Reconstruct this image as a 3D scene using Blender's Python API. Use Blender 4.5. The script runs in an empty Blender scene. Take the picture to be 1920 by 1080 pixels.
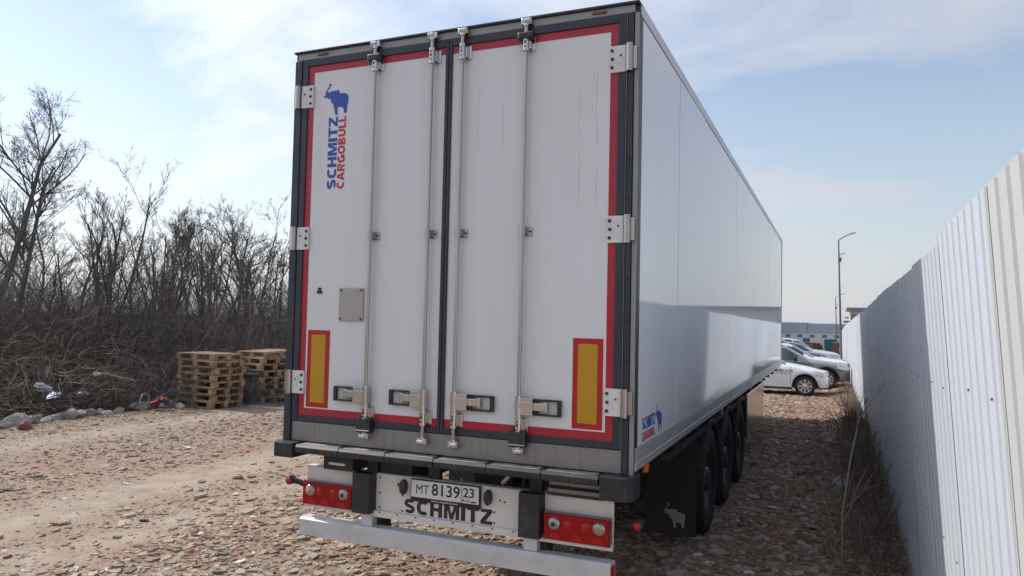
import bpy, math, random
import numpy as np
from mathutils import Vector, Matrix

R = math.radians
random.seed(7)
rng = np.random.default_rng(11)
sc = bpy.context.scene
col = sc.collection

# ------------------------------------------------------------------ camera
cam_d = bpy.data.cameras.new('camera'); cam = bpy.data.objects.new('camera', cam_d); col.objects.link(cam)
cam_d.sensor_width = 36; cam_d.lens = 36 * 1395.1 / 1920
cam_d.clip_start = 0.05; cam_d.clip_end = 6000
cr, cu, cf = (0.91771, 0.39666, 0.02158), (-0.00277, -0.04793, 0.99885), (-0.39723, 0.91671, 0.04289)
m = Matrix.Identity(4)
for i in range(3):
    m[i][0], m[i][1], m[i][2] = cr[i], cu[i], -cf[i]
m[0][3], m[1][3], m[2][3] = 2.3842, -4.3637, 2.0519
cam.matrix_world = m
sc.camera = cam

# ------------------------------------------------------------------ sky and sun
SUN_EL, SUN_AZ = 42.0, -89.0          # azimuth from +y, clockwise; the sun stands to the left
sx, sy, sz = math.cos(R(SUN_EL)) * math.sin(R(SUN_AZ)), math.cos(R(SUN_EL)) * math.cos(R(SUN_AZ)), math.sin(R(SUN_EL))
w = bpy.data.worlds.new('World'); sc.world = w; w.use_nodes = True
nt = w.node_tree; nt.nodes.clear()
N = lambda t, x=0, y=0: nt.nodes.new(t)
out = N('ShaderNodeOutputWorld'); bg = N('ShaderNodeBackground')
sky = N('ShaderNodeTexSky'); sky.sky_type = 'NISHITA'; sky.sun_disc = False
sky.sun_elevation = R(SUN_EL); sky.sun_rotation = R(SUN_AZ)
sky.air_density = 1.25; sky.dust_density = 0.6; sky.ozone_density = 2.5; sky.altitude = 50
tc = N('ShaderNodeTexCoord'); sep = N('ShaderNodeSeparateXYZ')
nt.links.new(tc.outputs['Generated'], sep.inputs[0])
def wmath(op, a, b=None, c=None):
    n = N('ShaderNodeMath'); n.operation = op
    for k, v in enumerate((a, b, c)):
        if v is None: continue
        if isinstance(v, (int, float)): n.inputs[k].default_value = v
        else: nt.links.new(v, n.inputs[k])
    return n.outputs[0]
zz = wmath('ADD', wmath('MAXIMUM', sep.outputs[2], 0.0), 0.32)
px_ = wmath('DIVIDE', sep.outputs[0], zz); py_ = wmath('DIVIDE', sep.outputs[1], zz)
cmb = N('ShaderNodeCombineXYZ'); nt.links.new(px_, cmb.inputs[0]); nt.links.new(py_, cmb.inputs[1])
mp = N('ShaderNodeMapping'); mp.inputs['Rotation'].default_value = (0, 0, R(24)); mp.inputs['Scale'].default_value = (0.55, 1.15, 1)
mp.inputs['Location'].default_value = (5.0, 2.0, 0.0)
nt.links.new(cmb.outputs[0], mp.inputs[0])
n1 = N('ShaderNodeTexNoise'); n1.inputs['Scale'].default_value = 1.5; n1.inputs['Detail'].default_value = 9; n1.inputs['Roughness'].default_value = 0.56; n1.inputs['Distortion'].default_value = 0.55
nt.links.new(mp.outputs[0], n1.inputs['Vector'])
rp = N('ShaderNodeValToRGB'); rp.color_ramp.elements[0].position = 0.37; rp.color_ramp.elements[1].position = 0.62
rp.color_ramp.elements[0].color = (0, 0, 0, 1); rp.color_ramp.elements[1].color = (1, 1, 1, 1); rp.color_ramp.interpolation = 'EASE'
nt.links.new(n1.outputs[0], rp.inputs[0])
cfac = wmath('ADD', wmath('MULTIPLY', rp.outputs[0], 0.74), 0.08)
hz = wmath('POWER', wmath('SUBTRACT', 1.0, wmath('MAXIMUM', sep.outputs[2], 0.0)), 3.6)
cfac2 = wmath('MAXIMUM', cfac, wmath('MULTIPLY', hz, 0.93))
# thin cloud is lit by the sun: brighter towards it
dot = N('ShaderNodeVectorMath'); dot.operation = 'DOT_PRODUCT'
nt.links.new(tc.outputs['Generated'], dot.inputs[0]); dot.inputs[1].default_value = (sx, sy, sz)
ph = wmath('POWER', wmath('MAXIMUM', wmath('ADD', wmath('MULTIPLY', dot.outputs['Value'], 0.5), 0.5), 0.0), 4.0)
cb = wmath('ADD', wmath('MULTIPLY', ph, 6.8), 3.9)
ccol = N('ShaderNodeVectorMath'); ccol.operation = 'SCALE'; ccol.inputs[0].default_value = (0.965, 0.985, 1.08)
nt.links.new(cb, ccol.inputs['Scale'])
mx = N('ShaderNodeMix'); mx.data_type = 'RGBA'
nt.links.new(cfac2, mx.inputs[0]); nt.links.new(sky.outputs[0], mx.inputs[6]); nt.links.new(ccol.outputs[0], mx.inputs[7])
nt.links.new(mx.outputs[2], bg.inputs[0]); bg.inputs[1].default_value = 0.112
nt.links.new(bg.outputs[0], out.inputs[0])

sl = bpy.data.lights.new('sun', 'SUN'); sl.energy = 3.4; sl.angle = R(0.6); sl.color = (1.0, 0.94, 0.86)
so = bpy.data.objects.new('sun', sl); col.objects.link(so)
so.rotation_euler = Vector((sx, sy, sz)).to_track_quat('Z', 'Y').to_euler()
so.location = (-30, 0, 30)

sc.view_settings.view_transform = 'Standard'; sc.view_settings.look = 'None'
sc.view_settings.exposure = 0.45; sc.view_settings.gamma = 1.0
sc.cycles.max_bounces = 7; sc.cycles.diffuse_bounces = 3; sc.cycles.glossy_bounces = 4
sc.cycles.transmission_bounces = 6; sc.cycles.caustics_reflective = False; sc.cycles.caustics_refractive = False
sc.cycles.use_denoising = True

# ------------------------------------------------------------------ materials
MATS = {}
def mat(name, color, rough=0.6, metal=0.0, var=0.0, scale=6.0, stretch=(1, 1, 1), bump=0.0, bscale=None, spec=0.5, coat=0.0,
        dirt=None, dirt_amt=0.0, dirt_scale=3.0, rand=0.0, emis=None, coords='Object', trans=0.0, bdist=0.01, alpha=1.0, splash=None):
    """one procedural material: base colour with noise variation, an optional dirt colour with its own blotches, bump"""
    if name in MATS: return MATS[name]
    M = bpy.data.materials.new(name); M.use_nodes = True; t = M.node_tree
    b = t.nodes['Principled BSDF']
    b.inputs['Roughness'].default_value = rough; b.inputs['Metallic'].default_value = metal
    b.inputs['Specular IOR Level'].default_value = spec
    if coat: b.inputs['Coat Weight'].default_value = coat; b.inputs['Coat Roughness'].default_value = 0.04
    if trans: b.inputs['Transmission Weight'].default_value = trans
    if alpha < 1: b.inputs['Alpha'].default_value = alpha
    tcn = t.nodes.new('ShaderNodeTexCoord'); mpn = t.nodes.new('ShaderNodeMapping')
    mpn.inputs['Scale'].default_value = stretch
    t.links.new(tcn.outputs[coords], mpn.inputs[0])
    c = None
    def noise(s, d=6, ro=0.6):
        n = t.nodes.new('ShaderNodeTexNoise'); n.inputs['Scale'].default_value = s; n.inputs['Detail'].default_value = d
        n.inputs['Roughness'].default_value = ro; t.links.new(mpn.outputs[0], n.inputs['Vector']); return n.outputs[0]
    rgb = t.nodes.new('ShaderNodeRGB'); rgb.outputs[0].default_value = (*color, 1); c = rgb.outputs[0]
    def hsv(c, fac, lo, hi):
        mr = t.nodes.new('ShaderNodeMapRange'); mr.inputs[3].default_value = lo; mr.inputs[4].default_value = hi
        t.links.new(fac, mr.inputs[0])
        h = t.nodes.new('ShaderNodeHueSaturation'); t.links.new(c, h.inputs['Color']); t.links.new(mr.outputs[0], h.inputs['Value']); return h.outputs[0]
    if var:
        c = hsv(c, noise(scale), 1 - var, 1 + var)
    if rand:
        oi = t.nodes.new('ShaderNodeObjectInfo'); c = hsv(c, oi.outputs['Random'], 1 - rand, 1 + rand)
    if dirt:
        r_ = t.nodes.new('ShaderNodeValToRGB'); r_.color_ramp.elements[0].position = 0.48; r_.color_ramp.elements[1].position = 0.72
        t.links.new(noise(dirt_scale, 9, 0.65), r_.inputs[0])
        ml = t.nodes.new('ShaderNodeMath'); ml.operation = 'MULTIPLY'; ml.inputs[1].default_value = dirt_amt; t.links.new(r_.outputs[0], ml.inputs[0])
        mm = t.nodes.new('ShaderNodeMix'); mm.data_type = 'RGBA'; t.links.new(ml.outputs[0], mm.inputs[0]); t.links.new(c, mm.inputs[6]); mm.inputs[7].default_value = (*dirt, 1); c = mm.outputs[2]
        if rough < 0.5:
            ra = t.nodes.new('ShaderNodeMapRange'); ra.inputs[3].default_value = rough; ra.inputs[4].default_value = min(1, rough + 0.3); t.links.new(ml.outputs[0], ra.inputs[0]); t.links.new(ra.outputs[0], b.inputs['Roughness'])
    if splash:                                    # mud thrown up from the ground: blotches that thin out with height
        sz_ = t.nodes.new('ShaderNodeSeparateXYZ'); t.links.new(tcn.outputs['Object'], sz_.inputs[0])
        dv = t.nodes.new('ShaderNodeMath'); dv.operation = 'DIVIDE'; t.links.new(sz_.outputs[2], dv.inputs[0]); dv.inputs[1].default_value = splash[1]
        sb_ = t.nodes.new('ShaderNodeMath'); sb_.operation = 'SUBTRACT'; t.links.new(noise(7, 9, 0.7), sb_.inputs[0]); t.links.new(dv.outputs[0], sb_.inputs[1])
        rs = t.nodes.new('ShaderNodeMapRange'); rs.inputs[1].default_value = 0.0; rs.inputs[2].default_value = 0.3; rs.inputs[4].default_value = 0.75; t.links.new(sb_.outputs[0], rs.inputs[0])
        m3 = t.nodes.new('ShaderNodeMix'); m3.data_type = 'RGBA'; t.links.new(rs.outputs[0], m3.inputs[0]); t.links.new(c, m3.inputs[6]); m3.inputs[7].default_value = (*splash[0], 1); c = m3.outputs[2]
    t.links.new(c, b.inputs['Base Color'])
    if bump:
        bn = t.nodes.new('ShaderNodeBump'); bn.inputs['Strength'].default_value = bump; bn.inputs['Distance'].default_value = bdist
        t.links.new(noise(bscale or scale, 5), bn.inputs['Height']); t.links.new(bn.outputs[0], b.inputs['Normal'])
    if emis: b.inputs['Emission Color'].default_value = (*emis[:3], 1); b.inputs['Emission Strength'].default_value = emis[3]
    MATS[name] = M; return M

def attr_mat(name, stops, rough=0.9, use_obj=False, grain=0.18, gscale=40, bump=0.25, bdist=0.006):
    """colour picked from a ramp by the per-piece attribute 'pick' (or the object's own random number)"""
    M = bpy.data.materials.new(name); M.use_nodes = True; t = M.node_tree; b = t.nodes['Principled BSDF']
    b.inputs['Roughness'].default_value = rough; b.inputs['Specular IOR Level'].default_value = 0.25
    if use_obj:
        src = t.nodes.new('ShaderNodeObjectInfo').outputs['Random']
    else:
        a = t.nodes.new('ShaderNodeAttribute'); a.attribute_name = 'pick'; src = a.outputs['Fac']
    r_ = t.nodes.new('ShaderNodeValToRGB'); r_.color_ramp.interpolation = 'LINEAR'
    el = r_.color_ramp.elements
    while len(el) > 1: el.remove(el[-1])
    el[0].position = stops[0][0]; el[0].color = (*stops[0][1], 1)
    for p, c in stops[1:]:
        e = el.new(p); e.color = (*c, 1)
    t.links.new(src, r_.inputs[0])
    tcn = t.nodes.new('ShaderNodeTexCoord')
    n = t.nodes.new('ShaderNodeTexNoise'); n.inputs['Scale'].default_value = gscale; n.inputs['Detail'].default_value = 6; t.links.new(tcn.outputs['Object'], n.inputs['Vector'])
    mr = t.nodes.new('ShaderNodeMapRange'); mr.inputs[3].default_value = 1 - grain; mr.inputs[4].default_value = 1 + grain; t.links.new(n.outputs[0], mr.inputs[0])
    h = t.nodes.new('ShaderNodeHueSaturation'); t.links.new(r_.outputs[0], h.inputs['Color']); t.links.new(mr.outputs[0], h.inputs['Value'])
    t.links.new(h.outputs[0], b.inputs['Base Color'])
    if bump:
        bn = t.nodes.new('ShaderNodeBump'); bn.inputs['Strength'].default_value = bump; bn.inputs['Distance'].default_value = bdist
        t.links.new(n.outputs[0], bn.inputs['Height']); t.links.new(bn.outputs[0], b.inputs['Normal'])
    return M

# ------------------------------------------------------------------ mesh helpers
def set_props(o, label=None, cat=None, group=None, kind=None):
    if label: o['label'] = label
    if cat: o['category'] = cat
    if group: o['group'] = group
    if kind: o['kind'] = kind
    return o
def empty(name, loc=(0, 0, 0), rz=0.0, label=None, cat=None, group=None):
    o = bpy.data.objects.new(name, None); col.objects.link(o); o.location = loc; o.rotation_euler = (0, 0, rz)
    o.empty_display_size = 0.2
    return set_props(o, label, cat, group)
def link(name, me, parent=None):
    o = bpy.data.objects.new(name, me); col.objects.link(o); o.parent = parent; return o

class MB:
    """collects polygons (with a material slot each) and builds ONE mesh object"""
    def __init__(s): s.v, s.f, s.mi, s.sm = [], [], [], []
    def add(s, vs, fs, mi=0, smooth=False):
        o = len(s.v); s.v += [tuple(p) for p in vs]
        for f in fs: s.f.append([i + o for i in f]); s.mi.append(mi); s.sm.append(smooth)
        return s
    def box(s, x0, x1, y0, y1, z0, z1, mi=0, M=None):
        vs = [(x, y, z) for x in (x0, x1) for y in (y0, y1) for z in (z0, z1)]
        if M is not None: vs = [M @ Vector(p) for p in vs]
        return s.add(vs, [(0, 1, 3, 2), (4, 6, 7, 5), (0, 4, 5, 1), (2, 3, 7, 6), (0, 2, 6, 4), (1, 5, 7, 3)], mi)
    def cyl(s, p0, p1, r0, r1=None, n=14, mi=0, caps=True, smooth=True):
        r1 = r0 if r1 is None else r1
        p0, p1 = Vector(p0), Vector(p1); d = (p1 - p0).normalized()
        a = d.orthogonal().normalized(); b = d.cross(a)
        vs = []
        for p, r in ((p0, r0), (p1, r1)):
            for k in range(n):
                t = 2 * math.pi * k / n; vs.append(p + (a * math.cos(t) + b * math.sin(t)) * r)
        s.add(vs, [(k, (k + 1) % n, n + (k + 1) % n, n + k) for k in range(n)], mi, smooth)
        if caps:
            s.add(vs[:n], [list(range(n))[::-1]], mi); s.add(vs[n:], [list(range(n))], mi)
        return s
    def tube(s, pts, rad, n=8, mi=0):
        pts = [Vector(p) for p in pts]; rad = rad if isinstance(rad, (list, tuple)) else [rad] * len(pts)
        vs = []; a = None
        for i, p in enumerate(pts):
            d = (pts[min(i + 1, len(pts) - 1)] - pts[max(i - 1, 0)]).normalized()
            if a is None: a = d.orthogonal().normalized()
            a = (a - d * a.dot(d)).normalized(); b = d.cross(a)
            for k in range(n):
                t = 2 * math.pi * k / n; vs.append(p + (a * math.cos(t) + b * math.sin(t)) * rad[i])
        fs = [(i * n + k, i * n + (k + 1) % n, (i + 1) * n + (k + 1) % n, (i + 1) * n + k) for i in range(len(pts) - 1) for k in range(n)]
        s.add(vs, fs, mi, True); s.add(vs[:n], [list(range(n))[::-1]], mi); s.add(vs[-n:], [list(range(n))], mi); return s
    def prism(s, poly, fn, mi=0):
        """poly: 2D outline; fn(u, v, side) -> 3D point for side 0 and 1"""
        n = len(poly); vs = [fn(u, v, 0) for u, v in poly] + [fn(u, v, 1) for u, v in poly]
        s.add(vs, [list(range(n))[::-1], list(range(n, 2 * n))] + [(k, (k + 1) % n, n + (k + 1) % n, n + k) for k in range(n)], mi); return s
    def lathe(s, prof, c, axis, n=28, mi=0):
        """prof: list of (radius, offset along axis)"""
        ax = Vector(axis).normalized(); a = ax.orthogonal().normalized(); b = ax.cross(a); c = Vector(c); vs = []
        for r, h in prof:
            for k in range(n):
                t = 2 * math.pi * k / n; vs.append(c + ax * h + (a * math.cos(t) + b * math.sin(t)) * r)
        fs = [(i * n + k, i * n + (k + 1) % n, (i + 1) * n + (k + 1) % n, (i + 1) * n + k) for i in range(len(prof) - 1) for k in range(n)]
        return s.add(vs, fs, mi, True)
    def mesh(s, name, mats):
        me = bpy.data.meshes.new(name); me.from_pydata(s.v, [], s.f)
        for M in (mats if isinstance(mats, (list, tuple)) else [mats]): me.materials.append(M)
        me.polygons.foreach_set('material_index', s.mi); me.polygons.foreach_set('use_smooth', s.sm)
        me.validate(); me.update()
        import bmesh
        bm = bmesh.new(); bm.from_mesh(me); bmesh.ops.recalc_face_normals(bm, faces=bm.faces); bm.to_mesh(me); bm.free()
        return me
    def build(s, name, mats, parent=None, bevel=0.0, loc=None):
        o = link(name, s.mesh(name, mats), parent)
        if bevel:
            b = o.modifiers.new('bevel', 'BEVEL'); b.width = bevel; b.segments = 2; b.limit_method = 'ANGLE'; b.angle_limit = R(40)
        if loc is not None: o.location = loc
        return o

def np_mesh(name, verts, faces, mat_, smooth=False, attr=None):
    """fast mesh from numpy arrays: verts (V,3), faces (F,k)"""
    me = bpy.data.meshes.new(name); V, Fc = len(verts), len(faces); k = faces.shape[1]
    me.vertices.add(V); me.vertices.foreach_set('co', np.ascontiguousarray(verts, np.float32).ravel())
    me.loops.add(Fc * k); me.loops.foreach_set('vertex_index', np.ascontiguousarray(faces, np.int32).ravel())
    me.polygons.add(Fc); me.polygons.foreach_set('loop_start', np.arange(0, Fc * k, k, dtype=np.int32))
    me.update(calc_edges=True); me.polygons.foreach_set('use_smooth', np.full(Fc, smooth))
    if attr is not None:
        a = me.attributes.new('pick', 'FLOAT', 'POINT'); a.data.foreach_set('value', np.ascontiguousarray(attr, np.float32))
    me.materials.append(mat_); return me

def np_tubes(pl, rad, S):
    """pl (N,P,3) polylines, rad (N,P) -> quads of S-sided tubes"""
    N_, P, _ = pl.shape
    t = np.empty_like(pl); t[:, 1:-1] = pl[:, 2:] - pl[:, :-2]; t[:, 0] = pl[:, 1] - pl[:, 0]; t[:, -1] = pl[:, -1] - pl[:, -2]
    t /= np.linalg.norm(t, axis=2, keepdims=True) + 1e-9
    ref = np.where(np.abs(t[:, :1, 2:3]) > 0.9, np.array([1., 0, 0]), np.array([0, 0, 1.]))
    ref = np.broadcast_to(ref, t.shape)
    a = np.cross(t, ref); a /= np.linalg.norm(a, axis=2, keepdims=True) + 1e-9; b = np.cross(t, a)
    ang = np.arange(S) * 2 * np.pi / S
    v = pl[:, :, None, :] + rad[:, :, None, None] * (a[:, :, None, :] * np.cos(ang)[None, None, :, None] + b[:, :, None, :] * np.sin(ang)[None, None, :, None])
    base = (np.arange(N_) * P * S)[:, None, None] + (np.arange(P - 1) * S)[None, :, None]
    k = np.arange(S)[None, None, :]; k2 = (k + 1) % S
    f = np.stack([base + k, base + k2, base + S + k2, base + S + k], -1).reshape(-1, 4)
    return v.reshape(-1, 3), f

def cat_mesh(parts):
    vs, fs, o = [], [], 0
    for v, f in parts: vs.append(v); fs.append(f + o); o += len(v)
    return np.concatenate(vs), np.concatenate(fs)

def copy_tree(o, parent=None):
    c = o.copy(); col.objects.link(c); c.parent = parent
    for ch in list(o.children): copy_tree(ch, c)
    return c

def lettering(name, s, origin, du, dv, width, height, M, parent, bold=0.03, thick=0.0012, space=1.0):
    """flat lettering: fitted to width x height, du/dv are the reading and up directions"""
    cd = bpy.data.curves.new(name, 'FONT'); cd.body = s; cd.size = 1; cd.offset = bold; cd.space_character = space; cd.resolution_u = 3
    tmp = bpy.data.objects.new('tmp', cd); col.objects.link(tmp)
    dg = bpy.context.evaluated_depsgraph_get(); dg.update()
    me = bpy.data.meshes.new_from_object(tmp.evaluated_get(dg)); bpy.data.objects.remove(tmp); bpy.data.curves.remove(cd)
    n = len(me.vertices); co = np.empty(n * 3, np.float32); me.vertices.foreach_get('co', co); co = co.reshape(-1, 3)
    mn, mxx = co.min(0), co.max(0); u = (co[:, 0] - mn[0]) / (mxx[0] - mn[0]) * width; v = (co[:, 1] - mn[1]) / (mxx[1] - mn[1]) * height
    du, dv = np.array(du, float), np.array(dv, float); nn = np.cross(du, dv)
    p = np.array(origin)[None] + u[:, None] * du + v[:, None] * dv
    me.vertices.foreach_set('co', p.astype(np.float32).ravel()); me.materials.clear(); me.materials.append(M); me.update(); me.name = name
    o = link(name, me, parent)
    sm_ = o.modifiers.new('thick', 'SOLIDIFY'); sm_.thickness = thick; sm_.offset = 1 if nn[1] < 0 or nn[0] > 0 else 1
    return o

def glyph_polys(ch):
    """heavy block capitals as polygons that touch but do not overlap; returns width and polygons, height 1"""
    t = 0.25
    def arc(cx, cy, rx, ry, a0, a1, n=12, p=0.75):
        out_ = []
        for k in range(n + 1):
            a = R(a0 + (a1 - a0) * k / n); c, s_ = math.cos(a), math.sin(a)
            out_.append((cx + rx * math.copysign(abs(c) ** p, c), cy + ry * math.copysign(abs(s_) ** p, s_)))
        return out_
    def rib(pts, th=t, closed=False):
        n = len(pts); L_, R_ = [], []
        for k in range(n):
            a = pts[(k - 1) % n] if closed else pts[max(k - 1, 0)]; b = pts[(k + 1) % n] if closed else pts[min(k + 1, n - 1)]
            dx, dy = b[0] - a[0], b[1] - a[1]; l = math.hypot(dx, dy) or 1
            L_.append((pts[k][0] - dy / l * th / 2, pts[k][1] + dx / l * th / 2)); R_.append((pts[k][0] + dy / l * th / 2, pts[k][1] - dx / l * th / 2))
        return [[L_[k], R_[k], R_[(k + 1) % n], L_[(k + 1) % n]] for k in range(n if closed else n - 1)]
    h = t / 2
    if ch == 'I': return 0.27, [[(0, 0), (0.27, 0), (0.27, 1), (0, 1)]]
    if ch == 'H': return 0.80, [[(0, 0), (t, 0), (t, 1), (0, 1)], [(0.55, 0), (0.8, 0), (0.8, 1), (0.55, 1)], [(t, 0.39), (0.55, 0.39), (0.55, 0.62), (t, 0.62)]]
    if ch == 'T': return 0.74, [[(0, 0.78), (0.74, 0.78), (0.74, 1), (0, 1)], [(0.24, 0), (0.5, 0), (0.5, 0.78), (0.24, 0.78)]]
    if ch == 'L': return 0.60, [[(0, 0), (t, 0), (t, 1), (0, 1)], [(t, 0), (0.6, 0), (0.6, 0.22), (t, 0.22)]]
    if ch == 'Z': return 0.74, [[(0, 0), (0.74, 0), (0.74, 0.22), (0, 0.22)], [(0.02, 0.78), (0.72, 0.78), (0.72, 1), (0.02, 1)], [(0, 0.22), (0.32, 0.22), (0.72, 0.78), (0.40, 0.78)]]
    if ch == 'M': return 1.0, [[(0, 0), (0.23, 0), (0.23, 0.62), (0.23, 1), (0, 1)], [(0.77, 0), (1, 0), (1, 1), (0.77, 1), (0.77, 0.62)], [(0.23, 0.62), (0.40, 0), (0.5, 0), (0.5, 0.34), (0.31, 1), (0.23, 1)], [(0.77, 0.62), (0.77, 1), (0.69, 1), (0.5, 0.34), (0.5, 0), (0.60, 0)]]
    if ch == 'O': return 0.90, rib(arc(0.45, 0.5, 0.45 - h, 0.5 - h, 0, 345, 23), t, True)
    if ch == 'C': return 0.78, rib(arc(0.44, 0.5, 0.44 - h, 0.5 - h, 52, 308, 20), t)
    if ch == 'G': return 0.86, rib(arc(0.45, 0.5, 0.45 - h, 0.5 - h, 52, 318, 20), t) + [[(0.46, 0.36), (0.86, 0.36), (0.86, 0.54), (0.46, 0.54)], [(0.64, 0.10), (0.86, 0.10), (0.86, 0.36), (0.64, 0.36)]]
    if ch == 'U': return 0.82, rib([(h, 1), (h, 0.5)] + arc(0.41, 0.42, 0.41 - h, 0.42 - h, 180, 360, 12) + [(0.82 - h, 0.5), (0.82 - h, 1)], t)
    if ch == 'S': return 0.76, rib(arc(0.38, 0.70, 0.37 - h, 0.30 - h, 30, 262, 13, 0.85) + arc(0.38, 0.30, 0.37 - h, 0.30 - h, 82, -150, 13, 0.85), t * 0.92)
    if ch == 'A': return 0.92, [[(0, 0), (0.27, 0), (0.46, 0.72), (0.46, 1), (0.32, 1)], [(0.65, 0), (0.92, 0), (0.60, 1), (0.46, 1), (0.46, 0.72)], [(0.322, 0.2), (0.598, 0.2), (0.551, 0.38), (0.369, 0.38)]]
    if ch == 'R': return 0.82, [[(0, 0), (t, 0), (t, 1), (0, 1)]] + rib([(t, 0.89), (0.5, 0.89)] + arc(0.5, 0.69, 0.19, 0.20, 80, -80, 8, 0.9) + [(0.5, 0.49), (t, 0.49)], 0.21) + [[(0.34, 0.385), (0.58, 0.385), (0.83, 0), (0.55, 0)]]
    if ch == 'B': return 0.80, [[(0, 0), (t, 0), (t, 1), (0, 1)]] + rib([(t, 0.905), (0.46, 0.905)] + arc(0.46, 0.76, 0.17, 0.145, 80, -80, 8, 0.9) + [(0.46, 0.615), (t, 0.615)], 0.18) + rib([(t, 0.43), (0.48, 0.43)] + arc(0.48, 0.265, 0.20, 0.165, 80, -80, 8, 0.9) + [(0.48, 0.10), (t, 0.10)], 0.19)
    return 0.4, []
def heavy_lettering(name, s, origin, du, dv, width, height, M, parent, gap=0.09):
    x = 0; polys = []
    for ch in s:
        w_, ps = glyph_polys(ch); polys += [[(x + u, v) for u, v in p] for p in ps]; x += w_ + gap
    x -= gap; mb = MB(); o_, du, dv = Vector(origin), Vector(du), Vector(dv)
    for p in polys: mb.add([o_ + du * (u / x * width) + dv * (v * height) for u, v in p], [list(range(len(p)))])
    return mb.build(name, M, parent)

def smooth01(t): t = np.clip(t, 0, 1); return t * t * (3 - 2 * t)
def vnoise(x, y, seed=0):
    """cheap value noise, numpy"""
    x = np.asarray(x, float); y = np.asarray(y, float)
    xi = np.floor(x).astype(np.int64); yi = np.floor(y).astype(np.int64); xf = x - xi; yf = y - yi
    def h(a, b):
        n = (a * 374761393 + b * 668265263 + seed * 144665) & 0x7fffffff
        n = ((n ^ (n >> 13)) * 1274126177) & 0x7fffffff; n = n ^ (n >> 16); return (n & 0xffff) / 65535.0
    u = xf * xf * (3 - 2 * xf); v = yf * yf * (3 - 2 * yf)
    return (h(xi, yi) * (1 - u) + h(xi + 1, yi) * u) * (1 - v) + (h(xi, yi + 1) * (1 - u) + h(xi + 1, yi + 1) * u) * v
def fbm(x, y, seed=0, o=4):
    s = 0; a = 0.5
    for k in range(o): s = s + a * vnoise(x * 2 ** k, y * 2 ** k, seed + k); a *= 0.5
    return s

# ------------------------------------------------------------------ ground
def bank_edge(y): return -10.85 - 0.03 * np.clip(y - 4, -20, 30) + 0.25 * (fbm(y * 0.9, y * 0 + 3.3, 5) - 0.5)
def ground_base(x, y):
    x = np.asarray(x, float); y = np.asarray(y, float)
    z = -0.0145 * np.clip(y - 13, 0, 300)
    z = z + 1.05 * smooth01((bank_edge(y) - 0.9 - x) / 4.2) * (1 - smooth01((-x - 60) / 40)) - 0.12 * np.exp(-((x - bank_edge(y) + 0.7) / 0.5) ** 2)
    near = np.exp(-np.clip(np.hypot(x + 2, y - 5) - 16, 0, None) / 15)
    z = z + near * (0.07 * (fbm(x * 0.35, y * 0.35, 2) - 0.47))
    z = z + 0.13 * np.exp(-((x - 2.75) / 0.38) ** 2) * smooth01((y - 3.0) / 2) * (0.5 + fbm(x * 2, y * 2, 9)) * (y < 60)
    return z
def track(x, y):
    """1 where wheels have rolled the ground smooth and pale, 0 on loose rubble"""
    t = smooth01(1 - np.abs(x + 5.0 + 0.03 * (y - 3)) / 0.9) * 0.95
    t = np.maximum(t, 0.8 * smooth01(1 - np.abs(x + 3.6 - 0.03 * y) / 0.7))
    t = np.maximum(t, 0.75 * smooth01(1 - np.abs(x + 8.9) / 1.0))
    return np.clip(t * (0.55 + 0.9 * fbm(x * 0.8, y * 0.5, 21)), 0, 1)
def ground_z(x, y):
    z = ground_base(x, y)
    d = (1 - 0.8 * track(x, y)) * np.exp(-np.clip(np.hypot(x + 3, y - 5) - 14, 0, None) / 8)
    return z + d * (0.035 * (fbm(np.asarray(x) * 2.3, np.asarray(y) * 2.3, 31) - 0.47) + 0.016 * (fbm(np.asarray(x) * 9, np.asarray(y) * 9, 41, 2) - 0.37))

gx = np.unique(np.concatenate([-np.geomspace(14, 2500, 40), np.arange(-14, 4.6, 0.075), np.geomspace(4.6, 2500, 36)]))
gy = np.unique(np.concatenate([-np.geomspace(3.5, 2500, 34), np.arange(-3.5, 15, 0.075), np.arange(15, 30, 0.16), np.geomspace(30, 3000, 60)]))
GX, GY = np.meshgrid(gx, gy, indexing='ij')
gv = np.stack([GX, GY, ground_z(GX, GY)], -1).reshape(-1, 3)
ny = len(gy); ii, jj = np.meshgrid(np.arange(len(gx) - 1), np.arange(ny - 1), indexing='ij')
q0 = (ii * ny + jj).ravel(); gf = np.stack([q0, q0 + ny, q0 + ny + 1, q0 + 1], -1)

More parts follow.
